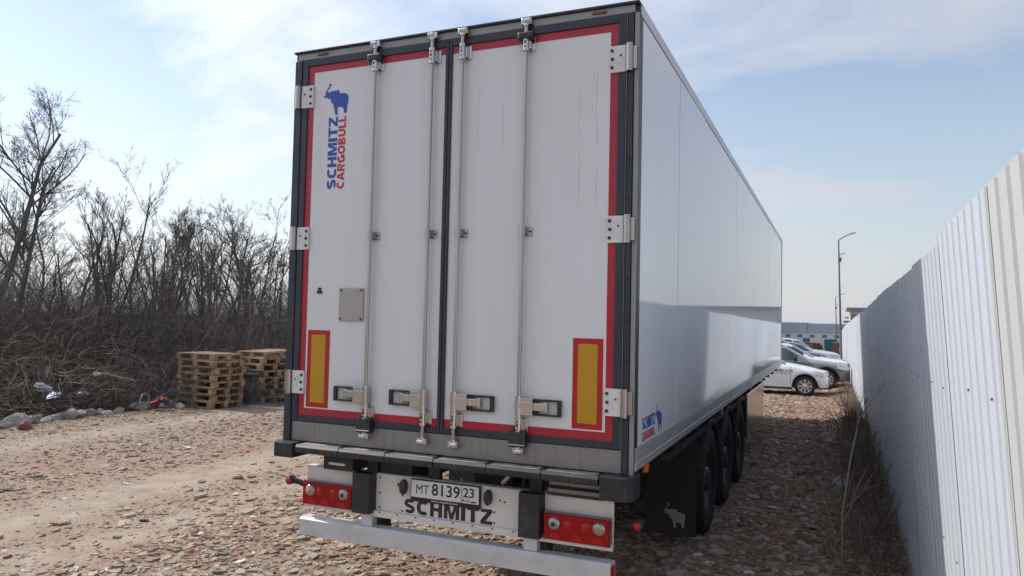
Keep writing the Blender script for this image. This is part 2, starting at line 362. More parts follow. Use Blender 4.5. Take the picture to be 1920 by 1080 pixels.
def ground_material():
    M = bpy.data.materials.new('rubble_dirt'); M.use_nodes = True; t = M.node_tree; b = t.nodes['Principled BSDF']
    b.inputs['Roughness'].default_value = 0.95; b.inputs['Specular IOR Level'].default_value = 0.15
    tcn = t.nodes.new('ShaderNodeTexCoord'); P = tcn.outputs['Object']
    def noise(s, d=8, ro=0.62, dist=0.0):
        n = t.nodes.new('ShaderNodeTexNoise'); n.inputs['Scale'].default_value = s; n.inputs['Detail'].default_value = d; n.inputs['Roughness'].default_value = ro; n.inputs['Distortion'].default_value = dist
        t.links.new(P, n.inputs['Vector']); return n.outputs[0]
    def ramp(f, st):
        r_ = t.nodes.new('ShaderNodeValToRGB'); el = r_.color_ramp.elements; el[0].position, el[1].position = st[0][0], st[-1][0]
        el[0].color = (*st[0][1], 1); el[1].color = (*st[-1][1], 1)
        for p, c in st[1:-1]: e = el.new(p); e.color = (*c, 1)
        t.links.new(f, r_.inputs[0]); return r_.outputs[0]
    def mix(f, a, c):
        m_ = t.nodes.new('ShaderNodeMix'); m_.data_type = 'RGBA'; t.links.new(f, m_.inputs[0]); t.links.new(a, m_.inputs[6]); t.links.new(c, m_.inputs[7]); return m_.outputs[2]
    dirt = ramp(noise(3.0), [(0.3, (0.245, 0.192, 0.148)), (0.5, (0.33, 0.268, 0.212)), (0.72, (0.40, 0.338, 0.275))])
    chips = ramp(noise(38, 3, 0.7), [(0.35, (0.10, 0.07, 0.055)), (0.5, (0.27, 0.195, 0.145)), (0.62, (0.37, 0.29, 0.225)), (0.75, (0.48, 0.42, 0.36))])
    red = ramp(noise(22, 4, 0.7), [(0.3, (0.14, 0.065, 0.045)), (0.55, (0.27, 0.14, 0.095)), (0.75, (0.36, 0.235, 0.17))])
    at = t.nodes.new('ShaderNodeAttribute'); at.attribute_name = 'pick'
    loose = mix(ramp(noise(0.75, 6), [(0.53, (0, 0, 0)), (0.66, (0.7, 0.7, 0.7))]), chips, red)
    inv = ramp(at.outputs['Fac'], [(0.1, (0.8, 0.8, 0.8)), (0.75, (0.06, 0.06, 0.06))])
    c = mix(inv, dirt, loose)
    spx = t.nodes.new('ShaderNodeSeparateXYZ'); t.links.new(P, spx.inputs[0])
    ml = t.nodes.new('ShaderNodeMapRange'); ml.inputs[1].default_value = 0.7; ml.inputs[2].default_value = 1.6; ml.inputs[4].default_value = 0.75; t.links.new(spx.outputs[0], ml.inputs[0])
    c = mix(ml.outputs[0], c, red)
    # far off: dull grass and bare earth
    sp = t.nodes.new('ShaderNodeSeparateXYZ'); t.links.new(P, sp.inputs[0])
    le = t.nodes.new('ShaderNodeVectorMath'); le.operation = 'LENGTH'; t.links.new(P, le.inputs[0])
    mr = t.nodes.new('ShaderNodeMapRange'); mr.inputs[1].default_value = 28; mr.inputs[2].default_value = 60; t.links.new(le.outputs['Value'], mr.inputs[0])
    far = ramp(noise(0.12, 8), [(0.35, (0.12, 0.10, 0.06)), (0.5, (0.17, 0.14, 0.09)), (0.7, (0.24, 0.2, 0.14))])
    c = mix(mr.outputs[0], c, far)
    # leaf mould on the bank
    mr2 = t.nodes.new('ShaderNodeMapRange'); mr2.inputs[1].default_value = -10.6; mr2.inputs[2].default_value = -11.6; t.links.new(sp.outputs[0], mr2.inputs[0])
    mould = ramp(noise(5, 8), [(0.3, (0.025, 0.022, 0.018)), (0.55, (0.06, 0.048, 0.035)), (0.75, (0.11, 0.085, 0.06))])
    c = mix(mr2.outputs[0], c, mould)
    t.links.new(c, b.inputs['Base Color'])
    bn = t.nodes.new('ShaderNodeBump'); bn.inputs['Strength'].default_value = 0.7; bn.inputs['Distance'].default_value = 0.012
    ad = t.nodes.new('ShaderNodeMath'); ad.operation = 'ADD'; t.links.new(noise(26, 6, 0.7), ad.inputs[0]); t.links.new(noise(7, 6), ad.inputs[1])
    t.links.new(ad.outputs[0], bn.inputs['Height']); t.links.new(bn.outputs[0], b.inputs['Normal'])
    return M
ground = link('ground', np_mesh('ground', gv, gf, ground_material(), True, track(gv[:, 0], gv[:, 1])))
ground['kind'] = 'structure'

# rubble: flat broken shards of brick, tile and concrete
def shards(n, xs, ys, size, thick, seed, sides=5, tilt=0.13):
    g = np.random.default_rng(seed)
    ang = np.sort(g.uniform(0, 2 * np.pi, (n, sides)), 1) * 0.35 + (np.arange(sides) * 2 * np.pi / sides)[None] * 0.65 + g.uniform(0, 6.28, (n, 1))
    rr = g.uniform(0.65, 1.15, (n, sides)) * size[:, None]
    asp = g.uniform(0.5, 1.0, (n, 1)); yaw = g.uniform(0, 6.28, (n, 1))
    u, v = rr * np.cos(ang), rr * np.sin(ang) * asp
    X, Y = u * np.cos(yaw) - v * np.sin(yaw), u * np.sin(yaw) + v * np.cos(yaw)
    tx, ty = g.normal(0, tilt, (n, 1)), g.normal(0, tilt, (n, 1))
    zc = ground_z(xs, ys)[:, None]
    topz = zc + thick[:, None] * g.uniform(0.12, 0.8, (n, 1)) + X * tx + Y * ty
    top = np.stack([xs[:, None] + X * 0.93, ys[:, None] + Y * 0.93, topz], -1)
    bot = np.stack([xs[:, None] + X, ys[:, None] + Y, topz - thick[:, None] * 1.25], -1)
    V = np.concatenate([top, bot], 1).reshape(-1, 3)
    o = np.arange(n)[:, None] * 2 * sides
    tri = [o + np.array([0, k, k + 1])[None] for k in range(1, sides - 1)]
    for k in range(sides):
        k2 = (k + 1) % sides
        tri.append(o + np.array([k, k + sides, k2 + sides])[None]); tri.append(o + np.array([k, k2 + sides, k2])[None])
    return V, np.concatenate(tri)
STOPS = [(0.0, (0.13, 0.095, 0.075)), (0.10, (0.21, 0.165, 0.125)), (0.34, (0.31, 0.25, 0.19)), (0.52, (0.38, 0.318, 0.25)), (0.72, (0.33, 0.28, 0.23)),
         (0.75, (0.26, 0.16, 0.11)), (0.86, (0.215, 0.10, 0.068)), (0.93, (0.29, 0.185, 0.135)), (0.965, (0.45, 0.41, 0.35)), (1.0, (0.66, 0.65, 0.62))]
rub_mat = attr_mat('rubble_shards', STOPS)
rub_obj_mat = attr_mat('rubble_piece', [(0.0, (0.20, 0.16, 0.12)), (0.3, (0.33, 0.265, 0.20)), (0.6, (0.40, 0.335, 0.265)), (0.85, (0.36, 0.32, 0.27)), (0.89, (0.24, 0.13, 0.09)), (0.97, (0.27, 0.16, 0.11)), (1.0, (0.6, 0.58, 0.55))], use_obj=True)
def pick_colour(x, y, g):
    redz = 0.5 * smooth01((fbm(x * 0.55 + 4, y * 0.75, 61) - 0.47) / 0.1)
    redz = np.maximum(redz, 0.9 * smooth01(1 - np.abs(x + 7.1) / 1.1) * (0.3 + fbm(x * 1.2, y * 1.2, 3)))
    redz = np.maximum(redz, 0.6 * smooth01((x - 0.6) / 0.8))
    p = g.uniform(0, 0.72, len(x)); r_ = g.uniform(0, 1, len(x)) < 0.07 + 0.5 * redz
    p = np.where(r_, g.uniform(0.75, 0.95, len(x)), p)
    return np.where(g.uniform(0, 1, len(x)) < 0.012, 0.985, p)
rv, rf, rp_, off = [], [], [], 0
for (x0, x1, y0, y1, n, smin, smax, seed) in ((-11, 3.0, -3.4, 3.0, 46000, 0.010, 0.040, 1), (-11, 3.0, 3.0, 10, 34000, 0.012, 0.046, 2), (0.6, 3.0, 9, 27, 7000, 0.025, 0.08, 3), (-11, 0.6, 10, 24, 9000, 0.025, 0.08, 4), (-10, 3, 0.2, 8, 1100, 0.045, 0.10, 5), (-4, 3, -1.5, 4.5, 17000, 0.014, 0.062, 6), (0.8, 2.9, 0, 14, 6500, 0.025, 0.085, 7), (-3.5, 1.0, 0.2, 6, 3000, 0.025, 0.07, 8)):
    g = np.random.default_rng(seed + 100)
    xs, ys = g.uniform(x0, x1, n), g.uniform(y0, y1, n)
    keep = g.uniform(0, 1, n) > 0.86 * track(xs, ys) - 0.05
    keep &= xs > bank_edge(ys) + 0.1
    dens = fbm(xs * 0.9, ys * 0.9, 77); keep &= g.uniform(0, 1, n) < 0.45 + 1.3 * smooth01((dens - 0.35) / 0.25)
    xs, ys = xs[keep], ys[keep]; n = len(xs)
    size = smin + (smax - smin) * g.uniform(0, 1, n) ** 2.6
    size *= 1 - 0.45 * track(xs, ys)
    V, Fc = shards(n, xs, ys, size, np.minimum(size * g.uniform(0.25, 0.6, n), 0.028), seed)
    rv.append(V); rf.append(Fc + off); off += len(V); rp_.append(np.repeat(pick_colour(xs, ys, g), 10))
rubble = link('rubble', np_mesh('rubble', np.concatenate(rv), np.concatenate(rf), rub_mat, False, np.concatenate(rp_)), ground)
rubble['kind'] = 'stuff'
# the larger pieces one by one
piece_meshes = []
for k in range(14):
    g = np.random.default_rng(500 + k); n = g.integers(5, 8)
    an = np.sort(g.uniform(0, 2 * np.pi, n)) * 0.4 + np.arange(n) * 2 * np.pi / n * 0.6
    rr = g.uniform(0.7, 1.15, n); asp = g.uniform(0.5, 0.95); th = g.uniform(0.12, 0.3)
    P = [(r_ * math.cos(a), r_ * asp * math.sin(a)) for r_, a in zip(rr, an)]
    hh = g.normal(0, 0.06, n)
    mb = MB(); mb.v = []
    vs = [(u * 0.92, v * 0.92, th + hh[i]) for i, (u, v) in enumerate(P)] + [(u, v, -th * 0.6) for u, v in P] + [(0, 0, th + 0.02)]
    fs = [(i, (i + 1) % n, 2 * n) for i in range(n)] + [(n + i, n + (i + 1) % n, (i + 1) % n, i) for i in range(n)]
    mb.add(vs, fs); piece_meshes.append(mb.mesh('rubble_piece', rub_obj_mat))
g = np.random.default_rng(901); cnt = 0
while cnt < 290:
    z_ = g.uniform()
    x, y = (g.uniform(-5, 2.6), g.uniform(-1.2, 5)) if z_ < 0.62 else ((g.uniform(1.4, 2.7), g.uniform(3, 12)) if z_ < 0.8 else (g.uniform(-10, -4.5), g.uniform(0, 8)))
    if g.uniform() < float(track(x, y)) * 1.1: continue
    s_ = 0.04 + 0.065 * g.uniform() ** 2
    o = link('rubble_piece', piece_meshes[cnt % 14], ground); o.location = (x, y, float(ground_z(x, y)) + 0.012)
    o.scale = (s_, s_, s_ * 0.75); o.rotation_euler = (g.normal(0, 0.15), g.normal(0, 0.15), g.uniform(0, 6.28)); cnt += 1

# ------------------------------------------------------------------ semi-trailer
def side_panel_material():
    M = mat('side_white', (0.80, 0.815, 0.835), 0.045, 0, 0.025, 3, (1, 1.6, 0.1), spec=0.36, bump=0.02, bscale=1.1, bdist=0.02)
    return M
door_white = mat('door_white', (0.70, 0.705, 0.715), 0.32, 0, 0.03, 5, (2.5, 1, 0.14), dirt=(0.44, 0.43, 0.42), dirt_amt=0.16, dirt_scale=2.0)
navy = mat('dark_rubber', (0.022, 0.027, 0.042), 0.42, 0, 0.15, 8, dirt=(0.12, 0.11, 0.10), dirt_amt=0.25)
steel = mat('brushed_steel', (0.27, 0.265, 0.26), 0.45, 0.7, 0.12, 18, (6, 1, 0.4), dirt=(0.2, 0.18, 0.155), dirt_amt=0.5, dirt_scale=4)
grey_frame = mat('grey_frame', (0.30, 0.29, 0.28), 0.5, 0.35, 0.1, 12, dirt=(0.2, 0.18, 0.16), dirt_amt=0.4)
chrome = mat('bright_steel', (0.42, 0.39, 0.36), 0.28, 1.0, 0.05, 9, dirt=(0.30, 0.26, 0.22), dirt_amt=0.22, dirt_scale=3)
chrome2 = mat('polished_steel', (0.58, 0.57, 0.56), 0.2, 1.0, 0.08, 12, dirt=(0.36, 0.31, 0.26), dirt_amt=0.3, dirt_scale=6)
hinge_w = mat('hinge_white', (0.70, 0.70, 0.69), 0.4, 0, 0.06, 14, dirt=(0.3, 0.27, 0.23), dirt_amt=0.35, dirt_scale=10)
red_tape = mat('red_tape', (0.40, 0.014, 0.030), 0.35, 0, 0.1, 9, dirt=(0.22, 0.03, 0.04), dirt_amt=0.5)
logo_blue = mat('logo_blue', (0.025, 0.075, 0.36), 0.4, 0, 0.05, 9)
logo_red = mat('logo_red', (0.50, 0.025, 0.04), 0.4, 0, 0.05, 9)
mark_red = mat('marker_red', (0.42, 0.008, 0.010), 0.38, 0, 0.06, 60)
mark_yel = mat('marker_yellow', (0.50, 0.255, 0.008), 0.38, 0, 0.06, 60)
blk = mat('black_plastic', (0.018, 0.02, 0.026), 0.5, 0, 0.2, 16, dirt=(0.13, 0.115, 0.095), dirt_amt=0.3, dirt_scale=7)
blk_top = mat('dusty_rubber', (0.03, 0.032, 0.036), 0.7, 0, 0.2, 16, dirt=(0.16, 0.14, 0.115), dirt_amt=0.6, dirt_scale=6)
chassis = mat('chassis_black', (0.025, 0.026, 0.03), 0.6, 0.2, 0.25, 12, dirt=(0.10, 0.085, 0.07), dirt_amt=0.5, dirt_scale=4)
panel_w = mat('bumper_white', (0.70, 0.67, 0.64), 0.45, 0, 0.04, 8, dirt=(0.34, 0.28, 0.22), dirt_amt=0.38, dirt_scale=4)
alu = mat('aluminium', (0.60, 0.605, 0.61), 0.38, 0.55, 0.06, 14, (0.4, 0.4, 3), dirt=(0.34, 0.31, 0.28), dirt_amt=0.3)
galv = mat('galvanised', (0.58, 0.585, 0.585), 0.5, 0.15, 0.10, 25, dirt=(0.32, 0.29, 0.25), dirt_amt=0.4, dirt_scale=5)
tyre_m = mat('tyre_rubber', (0.018, 0.018, 0.019), 0.85, 0, 0.2, 14, dirt=(0.06, 0.052, 0.045), dirt_amt=0.5, dirt_scale=5)
rim_m = mat('rim_steel', (0.08, 0.08, 0.085), 0.45, 0.7, 0.1, 14, dirt=(0.12, 0.10, 0.085), dirt_amt=0.6, dirt_scale=6)
lens_red = mat('lens_red', (0.30, 0.003, 0.005), 0.3, 0, 0.3, 26, spec=0.3, bump=0.3, bscale=60, bdist=0.003)
lens_red_dk = mat('lens_red_dark', (0.15, 0.003, 0.005), 0.15, 0, 0.2, 40, coat=0.8)
lens_red_lt = mat('lens_red_bright', (0.42, 0.008, 0.008), 0.25, 0, 0.2, 40, spec=0.4)
lens_clear = mat('lens_clear', (0.34, 0.32, 0.32), 0.12, 0.6, 0.35, 70, coat=0.6, bump=0.5, bscale=120, bdist=0.004)
lens_amb = mat('lens_amber', (0.70, 0.17, 0.012), 0.2, 0, 0.2, 40, coat=0.6)
bolt_m = mat('bolt_dark', (0.05, 0.047, 0.045), 0.5, 0.6)
plate_w = mat('plate_white', (0.70, 0.71, 0.73), 0.4, 0, 0.05, 8, dirt=(0.4, 0.36, 0.3), dirt_amt=0.3, dirt_scale=9)
ink = mat('ink_black', (0.012, 0.012, 0.014), 0.5)
ink_br = mat('ink_brown_black', (0.030, 0.018, 0.020), 0.5)
flag_w, flag_b, flag_r = mat('flag_white', (0.8, 0.8, 0.8)), mat('flag_blue', (0.02, 0.06, 0.4)), mat('flag_red', (0.6, 0.02, 0.03))
box_metal = mat('box_steel', (0.50, 0.48, 0.46), 0.16, 0.95, 0.05, 8, dirt=(0.3, 0.27, 0.23), dirt_amt=0.35, dirt_scale=3, bump=0.05, bscale=2)
flap_m = mat('flap_rubber', (0.012, 0.012, 0.014), 0.7, 0, 0.2, 9, dirt=(0.05, 0.043, 0.036), dirt_amt=0.4)
streak_m = mat('grime', (0.40, 0.40, 0.405), 0.8, 0, 0.3, 30)

tr = empty('semi_trailer', (0, 0, 0), 0, 'large white refrigerated semi-trailer with closed red-edged rear doors', 'trailer')
L = 13.4; ZB, ZT = 1.17, 3.995
# box walls
mb = MB().box(-1.29, 1.288, 0.07, L - 0.01, 1.20, ZT - 0.012)
shell = mb.build('box_body', mat('shell_white', (0.7, 0.71, 0.73), 0.3), tr)
side = MB().box(1.2885, 1.2945, 0.085, L - 0.02, 1.30, 3.92).build('side_wall', side_panel_material(), tr)
npn, y0 = 11, 0.09; pw = (L - 0.11) / npn
for k in range(npn):
    a = y0 + k * pw
    o = MB().box(0, 0.005, 0.0, pw - 0.0012, 1.305, 3.918).build('side_panel', side_panel_material(), side)
    o.location = (1.295 + 0.0006 * math.sin(k * 2.3), a, 0); o.rotation_euler = (0, R(0.02 * math.sin(k * 1.7)), R(0.035 * math.sin(k * 5.1 + 1)))
MB().box(-1.3, -1.2905, 0.085, L, 1.30, 3.92).build('side_wall', mat('shell_white', (0, 0, 0)), tr)
for s in (1, -1):
    xa, xb = sorted((1.285 * s, 1.306 * s)); xc, xd = sorted((1.285 * s, 1.302 * s))
    rail = MB().box(xa, xb, 0.03, L, 1.165, 1.215).box(xc, xd, 0.03, L, 1.217, 1.302)
    rail.build('bottom_rail', alu, tr, 0.004)
    MB().box(xa, xb, 0.03, L, 3.922, ZT - 0.006).build('top_rail', alu, tr, 0.006)
    MB().box(*sorted((1.2 * s, 1.31 * s)), L, L + 0.05, 1.165, ZT).build('front_post', alu, tr, 0.02)
MB().box(-1.2, 1.2, L - 0.005, L + 0.04, 1.18, ZT - 0.004).build('front_wall', mat('shell_white', (0, 0, 0)), tr)
MB().box(-1.302, 1.302, 0.02, L + 0.02, ZT - 0.005, ZT + 0.01).build('roof', mat('roof_white', (0.68, 0.69, 0.7), 0.4), tr, 0.005)
# rear portal
fr = MB().box(-1.225, 1.225, -0.004, 0.08, 1.15, 1.289).build('rear_sill', steel, tr, 0.004)
hd = MB().box(-1.272, 1.272, -0.006, 0.08, 3.936, 3.986).build('rear_header', grey_frame, tr, 0.004)
MB().box(-1.302, 1.302, -0.022, 0.09, 3.9865, 4.004).build('roof_edge', navy, hd, 0.005)
for s in (-1, 1):
    X = lambda a, b: sorted((a * s, b * s))
    po = MB().box(*X(1.2265, 1.300), 0.012, 0.088, 1.145, 3.985)
    po.box(*X(1.232, 1.266), -0.012, 0.02, 1.15, 3.935).box(*X(1.2705, 1.2985), -0.003, 0.03, 1.146, 3.935, 1)
    po.box(*X(1.2262, 1.2285), -0.02, 0.02, 1.15, 3.93, 1)
    for k in range(11):
        z = 1.33 + k * 0.245
        po.cyl((s * 1.248, -0.0135, z), (s * 1.248, -0.0115, z), 0.009, n=10, mi=2)
    po.build('rear_post', [navy, grey_frame if s > 0 else navy, ink], tr, 0.002)
    MB().box(*X(1.0, 1.095), -0.014, 0, 3.952, 3.974).build('marker_lamp', lens_red_dk, hd, 0.008)
# doors
def quad_frame(mb, x0, x1, z0, z1, wx0, wx1, wz0, wz1, ya, yb, mi=0):
    mb.box(x0, x0 + wx0, ya, yb, z0, z1, mi) if wx0 else None
    mb.box(x1 - wx1, x1, ya, yb, z0, z1, mi) if wx1 else None
    mb.box(x0 + wx0, x1 - wx1, ya, yb, z0, z0 + wz0, mi); mb.box(x0 + wx0, x1 - wx1, ya, yb, z1 - wz1, z1, mi); return mb
def elephant(fn, parent, M, name='elephant_emblem'):
    P = [(118, 92), (135, 92), (139, 102), (128, 118), (112, 140), (108, 152), (118, 158), (148, 150), (188, 150), (195, 143), (203, 150), (205, 172), (240, 174), (265, 182), (276, 200),
         (276, 240), (268, 270), (266, 324), (246, 325), (244, 300), (236, 282), (215, 276), (192, 278), (196, 332), (178, 332), (170, 290), (158, 245), (142, 238), (140, 210), (120, 206),
         (118, 196), (100, 196), (85, 190), (75, 178), (90, 182), (98, 178), (94, 160), (100, 145), (118, 118), (127, 104), (120, 98)]
    P = [((u - 75) / 201, (332 - v) / 240) for u, v in P][::-1]
    return MB().prism(P, fn).build(name, M, parent)
ROD = (0.115, 0.572)
for s in (-1, 1):
    X = lambda a, b: sorted((a * s, b * s))
    d = MB().box(*X(0.0235, 1.215), 0.0, 0.07, 1.30, 3.925).build('cargo_door', door_white, tr)
    x0, x1 = X(0.0012, 1.225)
    g_ = MB()                                   # dark rubber seal all round the leaf
    quad_frame(g_, x0, x1, 1.292, 3.934, 0.0245 if s > 0 else 0.054, 0.054 if s > 0 else 0.0245, 0.044, 0.052, -0.013, 0.03)
    g_.build('door_seal', navy, d, 0.005)
    t_ = MB()                                   # red edging tape
    a0, a1 = X(0.0262, 1.1705)
    t_.box(a0, a1, -0.0022, 0.001, 1.3365, 1.388); t_.box(a0, a1, -0.0022, 0.001, 3.834, 3.8815)
    t_.box(*X(1.122, 1.1705), -0.0022, 0.001, 1.3885, 3.8335)
    t_.build('red_edging', red_tape, d)
    # hinges
    for zc in (3.655, 2.612, 1.572):
        h = MB().box(*X(1.118, 1.222), -0.020, -0.0025, zc - 0.082, zc + 0.082, 0)
        h.cyl((s * 1.246, -0.026, zc - 0.085), (s * 1.246, -0.026, zc + 0.085), 0.021, n=14, mi=1)
        h.box(*X(1.246, 1.29), -0.019, -0.004, zc - 0.07, zc + 0.07, 1)
        for dz, dx in ((0.052, 1.136), (0.0, 1.138), (-0.052, 1.136), (0.02, 1.19)):
            h.cyl((s * dx, -0.0255, zc + dz), (s * dx, -0.019, zc + dz), 0.0105 if dx < 1.15 else 0.006, n=8, mi=2)
        h.build('hinge', [hinge_w, chrome, bolt_m], d, 0.003)
    for rx in ROD:
        x = s * rx; yr = -0.038
        MB().cyl((x, yr, 1.245), (x, yr, 3.965), 0.0125, n=14).build('locking_bar', chrome, d)
        outer = rx > 0.3
        # cams that bite into header and sill
        for zc, up in ((3.962, 1), (1.236, -1)):
            c = MB().box(x - 0.034, x + 0.038, yr - 0.012, 0.0, zc - 0.021, zc + 0.021)
            c.cyl((x - s * 0.012, yr - 0.004, zc + up * 0.004), (x + s * 0.030, yr - 0.004, zc + up * 0.004), 0.021, n=12)
            c.cyl((x, yr, zc - up * 0.03), (x, yr, zc + up * 0.012), 0.019, n=12)
            c.build('cam_lock', chrome2, d, 0.005)
        # bearings
        for za, zb in ((3.775, 3.872), (1.345, 1.44)):
            c = MB().cyl((x, yr, za), (x, yr, zb), 0.0215, n=14).box(x - 0.006, x + 0.052 , -0.008, -0.003, za + 0.004, zb - 0.004)
            c.box(x - 0.018, x + 0.03, yr + 0.004, -0.004, za + 0.012, zb - 0.012)
            c.cyl((x, yr, za - 0.004), (x, yr, za + 0.012), 0.024, n=14).cyl((x, yr, zb - 0.012), (x, yr, zb + 0.004), 0.024, n=14)
            c.box(x - 0.006, x + 0.006, yr - 0.0225, yr - 0.018, za + 0.04, za + 0.062, 1)
            c.cyl((x, yr - 0.024, za + 0.022), (x, yr - 0.018, za + 0.022), 0.006, n=8, mi=1).cyl((x, yr - 0.024, zb - 0.022), (x, yr - 0.018, zb - 0.022), 0.006, n=8, mi=1)
            c.build('bar_bearing', [chrome2, bolt_m], d, 0.002)
        c = MB().cyl((x, yr, 2.585), (x, yr, 2.645), 0.0195, n=14).box(x, x + 0.055, -0.009, -0.0025, 2.588, 2.642)
        c.box(x - 0.01, x + 0.022, yr + 0.003, -0.004, 2.596, 2.634).cyl((x + 0.042, -0.013, 2.615), (x + 0.042, -0.008, 2.615), 0.008, n=8, mi=1)
        c.cyl((x, yr, 2.602), (x, yr, 2.608), 0.022, n=14).cyl((x, yr, 2.622), (x, yr, 2.628), 0.022, n=14)
        c.build('bar_guide', [chrome, bolt_m], d, 0.002)
        if outer:                                 # black plastic buffers on the outer bars
            for zc in (3.868, 1.308):
                h_ = 0.026 if zc > 3 else 0.048
                c = MB().box(x - 0.056, x + 0.056, -0.062, -0.014, zc - h_, zc + h_)
                if zc < 3:
                    c.box(x - 0.054, x + 0.054, -0.0655, -0.060, zc - 0.036, zc - 0.030, 1)
                    for q in (-1, 1): c.cyl((x + q * 0.034, -0.050, zc + 0.044), (x + q * 0.034, -0.045, zc + 0.054), 0.014, n=10, mi=2)
                c.build('door_buffer', [blk, galv, ink], d, 0.012)
        # handle: hub on the bar and a framed grip pointing away from the centre of the leaf pair
        zc = 1.512; e = s
        hub = MB().box(*sorted((x - e * 0.022, x + e * 0.098)), -0.052, -0.004, zc - 0.052, zc + 0.054)
        hub.cyl((x, yr, zc - 0.066), (x, yr, zc + 0.066), 0.020, n=14)
        hub.box(*sorted((x + e * 0.012, x + e * 0.092)), -0.056, -0.050, zc - 0.012, zc + 0.03)
        hub.build('handle_hub', chrome2, d, 0.012)
        f_ = MB(); xa, xb = sorted((x + e * 0.099, x + e * 0.275))
        quad_frame(f_, xa, xb, zc - 0.052, zc + 0.050, 0.022, 0.022, 0.011, 0.011, -0.030, -0.0025)
        f_.box(xa + 0.01, xb - 0.01, -0.006, -0.0028, zc - 0.045, zc + 0.045, 1)
        f_.build('handle_recess', [blk, mat('recess_grey', (0.56, 0.565, 0.575), 0.45, 0.0)], d, 0.003)
        MB().box(*sorted((x + e * 0.094, x + e * 0.165)), -0.040, -0.010, zc - 0.022, zc + 0.028).box(*sorted((x + e * 0.16, x + e * 0.19)), -0.034, -0.022, zc - 0.030, zc + 0.034).build('handle_grip', chrome2, d, 0.006)
    # red and yellow reflective marker boards
    a0, a1 = X(0.912, 1.104)
    mk = MB().box(a0, a1, -0.0030, 0.0, 1.398, 1.949).build('marker_board', mark_red, d)
    MB().box(a0 + 0.034, a1 - 0.034, -0.0046, -0.0032, 1.432, 1.915).build('yellow_field', mark_yel, mk).parent = d
    # faint runs of grime and scratches
    gg = np.random.default_rng(40 + s); st = MB()
    for k in range(5 if s > 0 else 2):
        x = s * gg.uniform(0.16, 1.06); z1 = gg.uniform(3.3, 3.8) if s > 0 else gg.uniform(2.9, 3.7); ln = gg.uniform(0.25, 0.9); pts = []
        for q in range(12): pts.append((x, z1 - ln * q / 11)); x += gg.normal(0, 0.004)
        for (xa, za), (xb, zb) in zip(pts[:-1], pts[1:]):
            if gg.uniform() < 0.25: continue
            wd = gg.uniform(0.0004, 0.0009)
            st.add([(xa - wd, -0.0012, za), (xa + wd, -0.0012, za), (xb + wd, -0.0012, zb), (xb - wd, -0.0012, zb)], [(0, 1, 2, 3)])
    set_props(st.build('grime_run', streak_m, d), kind='stuff')
    if s < 0:
        pl = MB().box(-0.838, -0.632, -0.010, -0.001, 2.018, 2.252)
        for q in ((-0.82, 2.235), (-0.65, 2.235), (-0.82, 2.035), (-0.65, 2.035)): pl.cyl((q[0], -0.013, q[1]), (q[0], -0.009, q[1]), 0.008, n=8, mi=1)
        pl.build('steel_plate', [mat('plate_steel', (0.40, 0.37, 0.34), 0.45, 0.6, 0.1, 20), bolt_m], d, 0.003)
        kn = MB()
        for q in ((-1.012, 2.245), (-1.022, 2.222), (-1.002, 2.222)): kn.cyl((q[0], -0.012, q[1]), (q[0], 0.0, q[1]), 0.011, n=10)
        kn.build('rivet_cluster', bolt_m, d)
        heavy_lettering('lettering', 'SCHMITZ', (-0.903, -0.0015, 2.965), (0, 0, 1), (-1, 0, 0), 0.525, 0.080, logo_blue, d)
        heavy_lettering('lettering', 'CARGOBULL', (-0.832, -0.0015, 2.965), (0, 0, 1), (-1, 0, 0), 0.525, 0.064, logo_red, d)
        elephant(lambda u, v, k: (-1.04 + u * 0.222, -0.003 + 0.0028 * k, 3.505 + v * 0.232), d, logo_blue)
# side logo
heavy_lettering('lettering', 'SCHMITZ', (1.3012, 0.20, 1.388), (0, 1, 0), (0, 0, 1), 0.36, 0.075, logo_blue, tr)
heavy_lettering('lettering', 'CARGOBULL', (1.3012, 0.20, 1.318), (0, 1, 0), (0, 0, 1), 0.36, 0.056, logo_red, tr)
elephant(lambda u, v, k: (1.3008 + 0.0015 * k, 0.575 + u * 0.19, 1.325 + v * 0.185), tr, logo_blue)
# rear buffers
dust_m = mat('dusty_top', (0.30, 0.265, 0.22), 0.9, 0, 0.2, 20, dirt=(0.06, 0.058, 0.056), dirt_amt=0.9, dirt_scale=9)
XB = [-1.100, -0.735, -0.360, 0.010, 0.385, 0.755, 1.118]
for k in range(6):
    a, b_ = XB[k] + 0.003, XB[k + 1] - 0.003
    bf = MB(); prof = [(-0.105, 1.086), (-0.112, 1.096), (-0.112, 1.126), (-0.096, 1.144), (0.05, 1.144), (0.05, 1.086)]
    bf.prism(prof, lambda u, v, k_: (a if k_ == 0 else b_, u, v))
    for q in (0.12, 0.5, 0.86):
        xx = a + (b_ - a) * q; bf.cyl((xx, -0.1135, 1.104), (xx, -0.1115, 1.104), 0.009, n=8, mi=1)
    bf.box(a + 0.02, b_ - 0.02, -0.090, -0.006, 1.1442, 1.1458, 2)
    bf.build('bumper_block', [blk, ink, dust_m], tr, 0.004)
for s in (-1, 1):
    X = lambda a, b: sorted((a * s, b * s))
    bf = MB(); prof = [(1.124, -0.110), (1.285, -0.110), (1.318, -0.06), (1.318, 0.10), (1.124, 0.10)]
    bf.prism(prof, lambda u, v, k_: (u * s, v, 1.148 if k_ else 1.045 if s < 0 else 1.01))
    for q, z in ((1.16, 1.125), (1.26, 1.125), (1.16, 1.07), (1.26, 1.07)): bf.cyl((q * s, -0.112, z), (q * s, -0.109, z), 0.010, n=8, mi=1)
    bf.build('corner_buffer', [blk, ink], tr, 0.010)
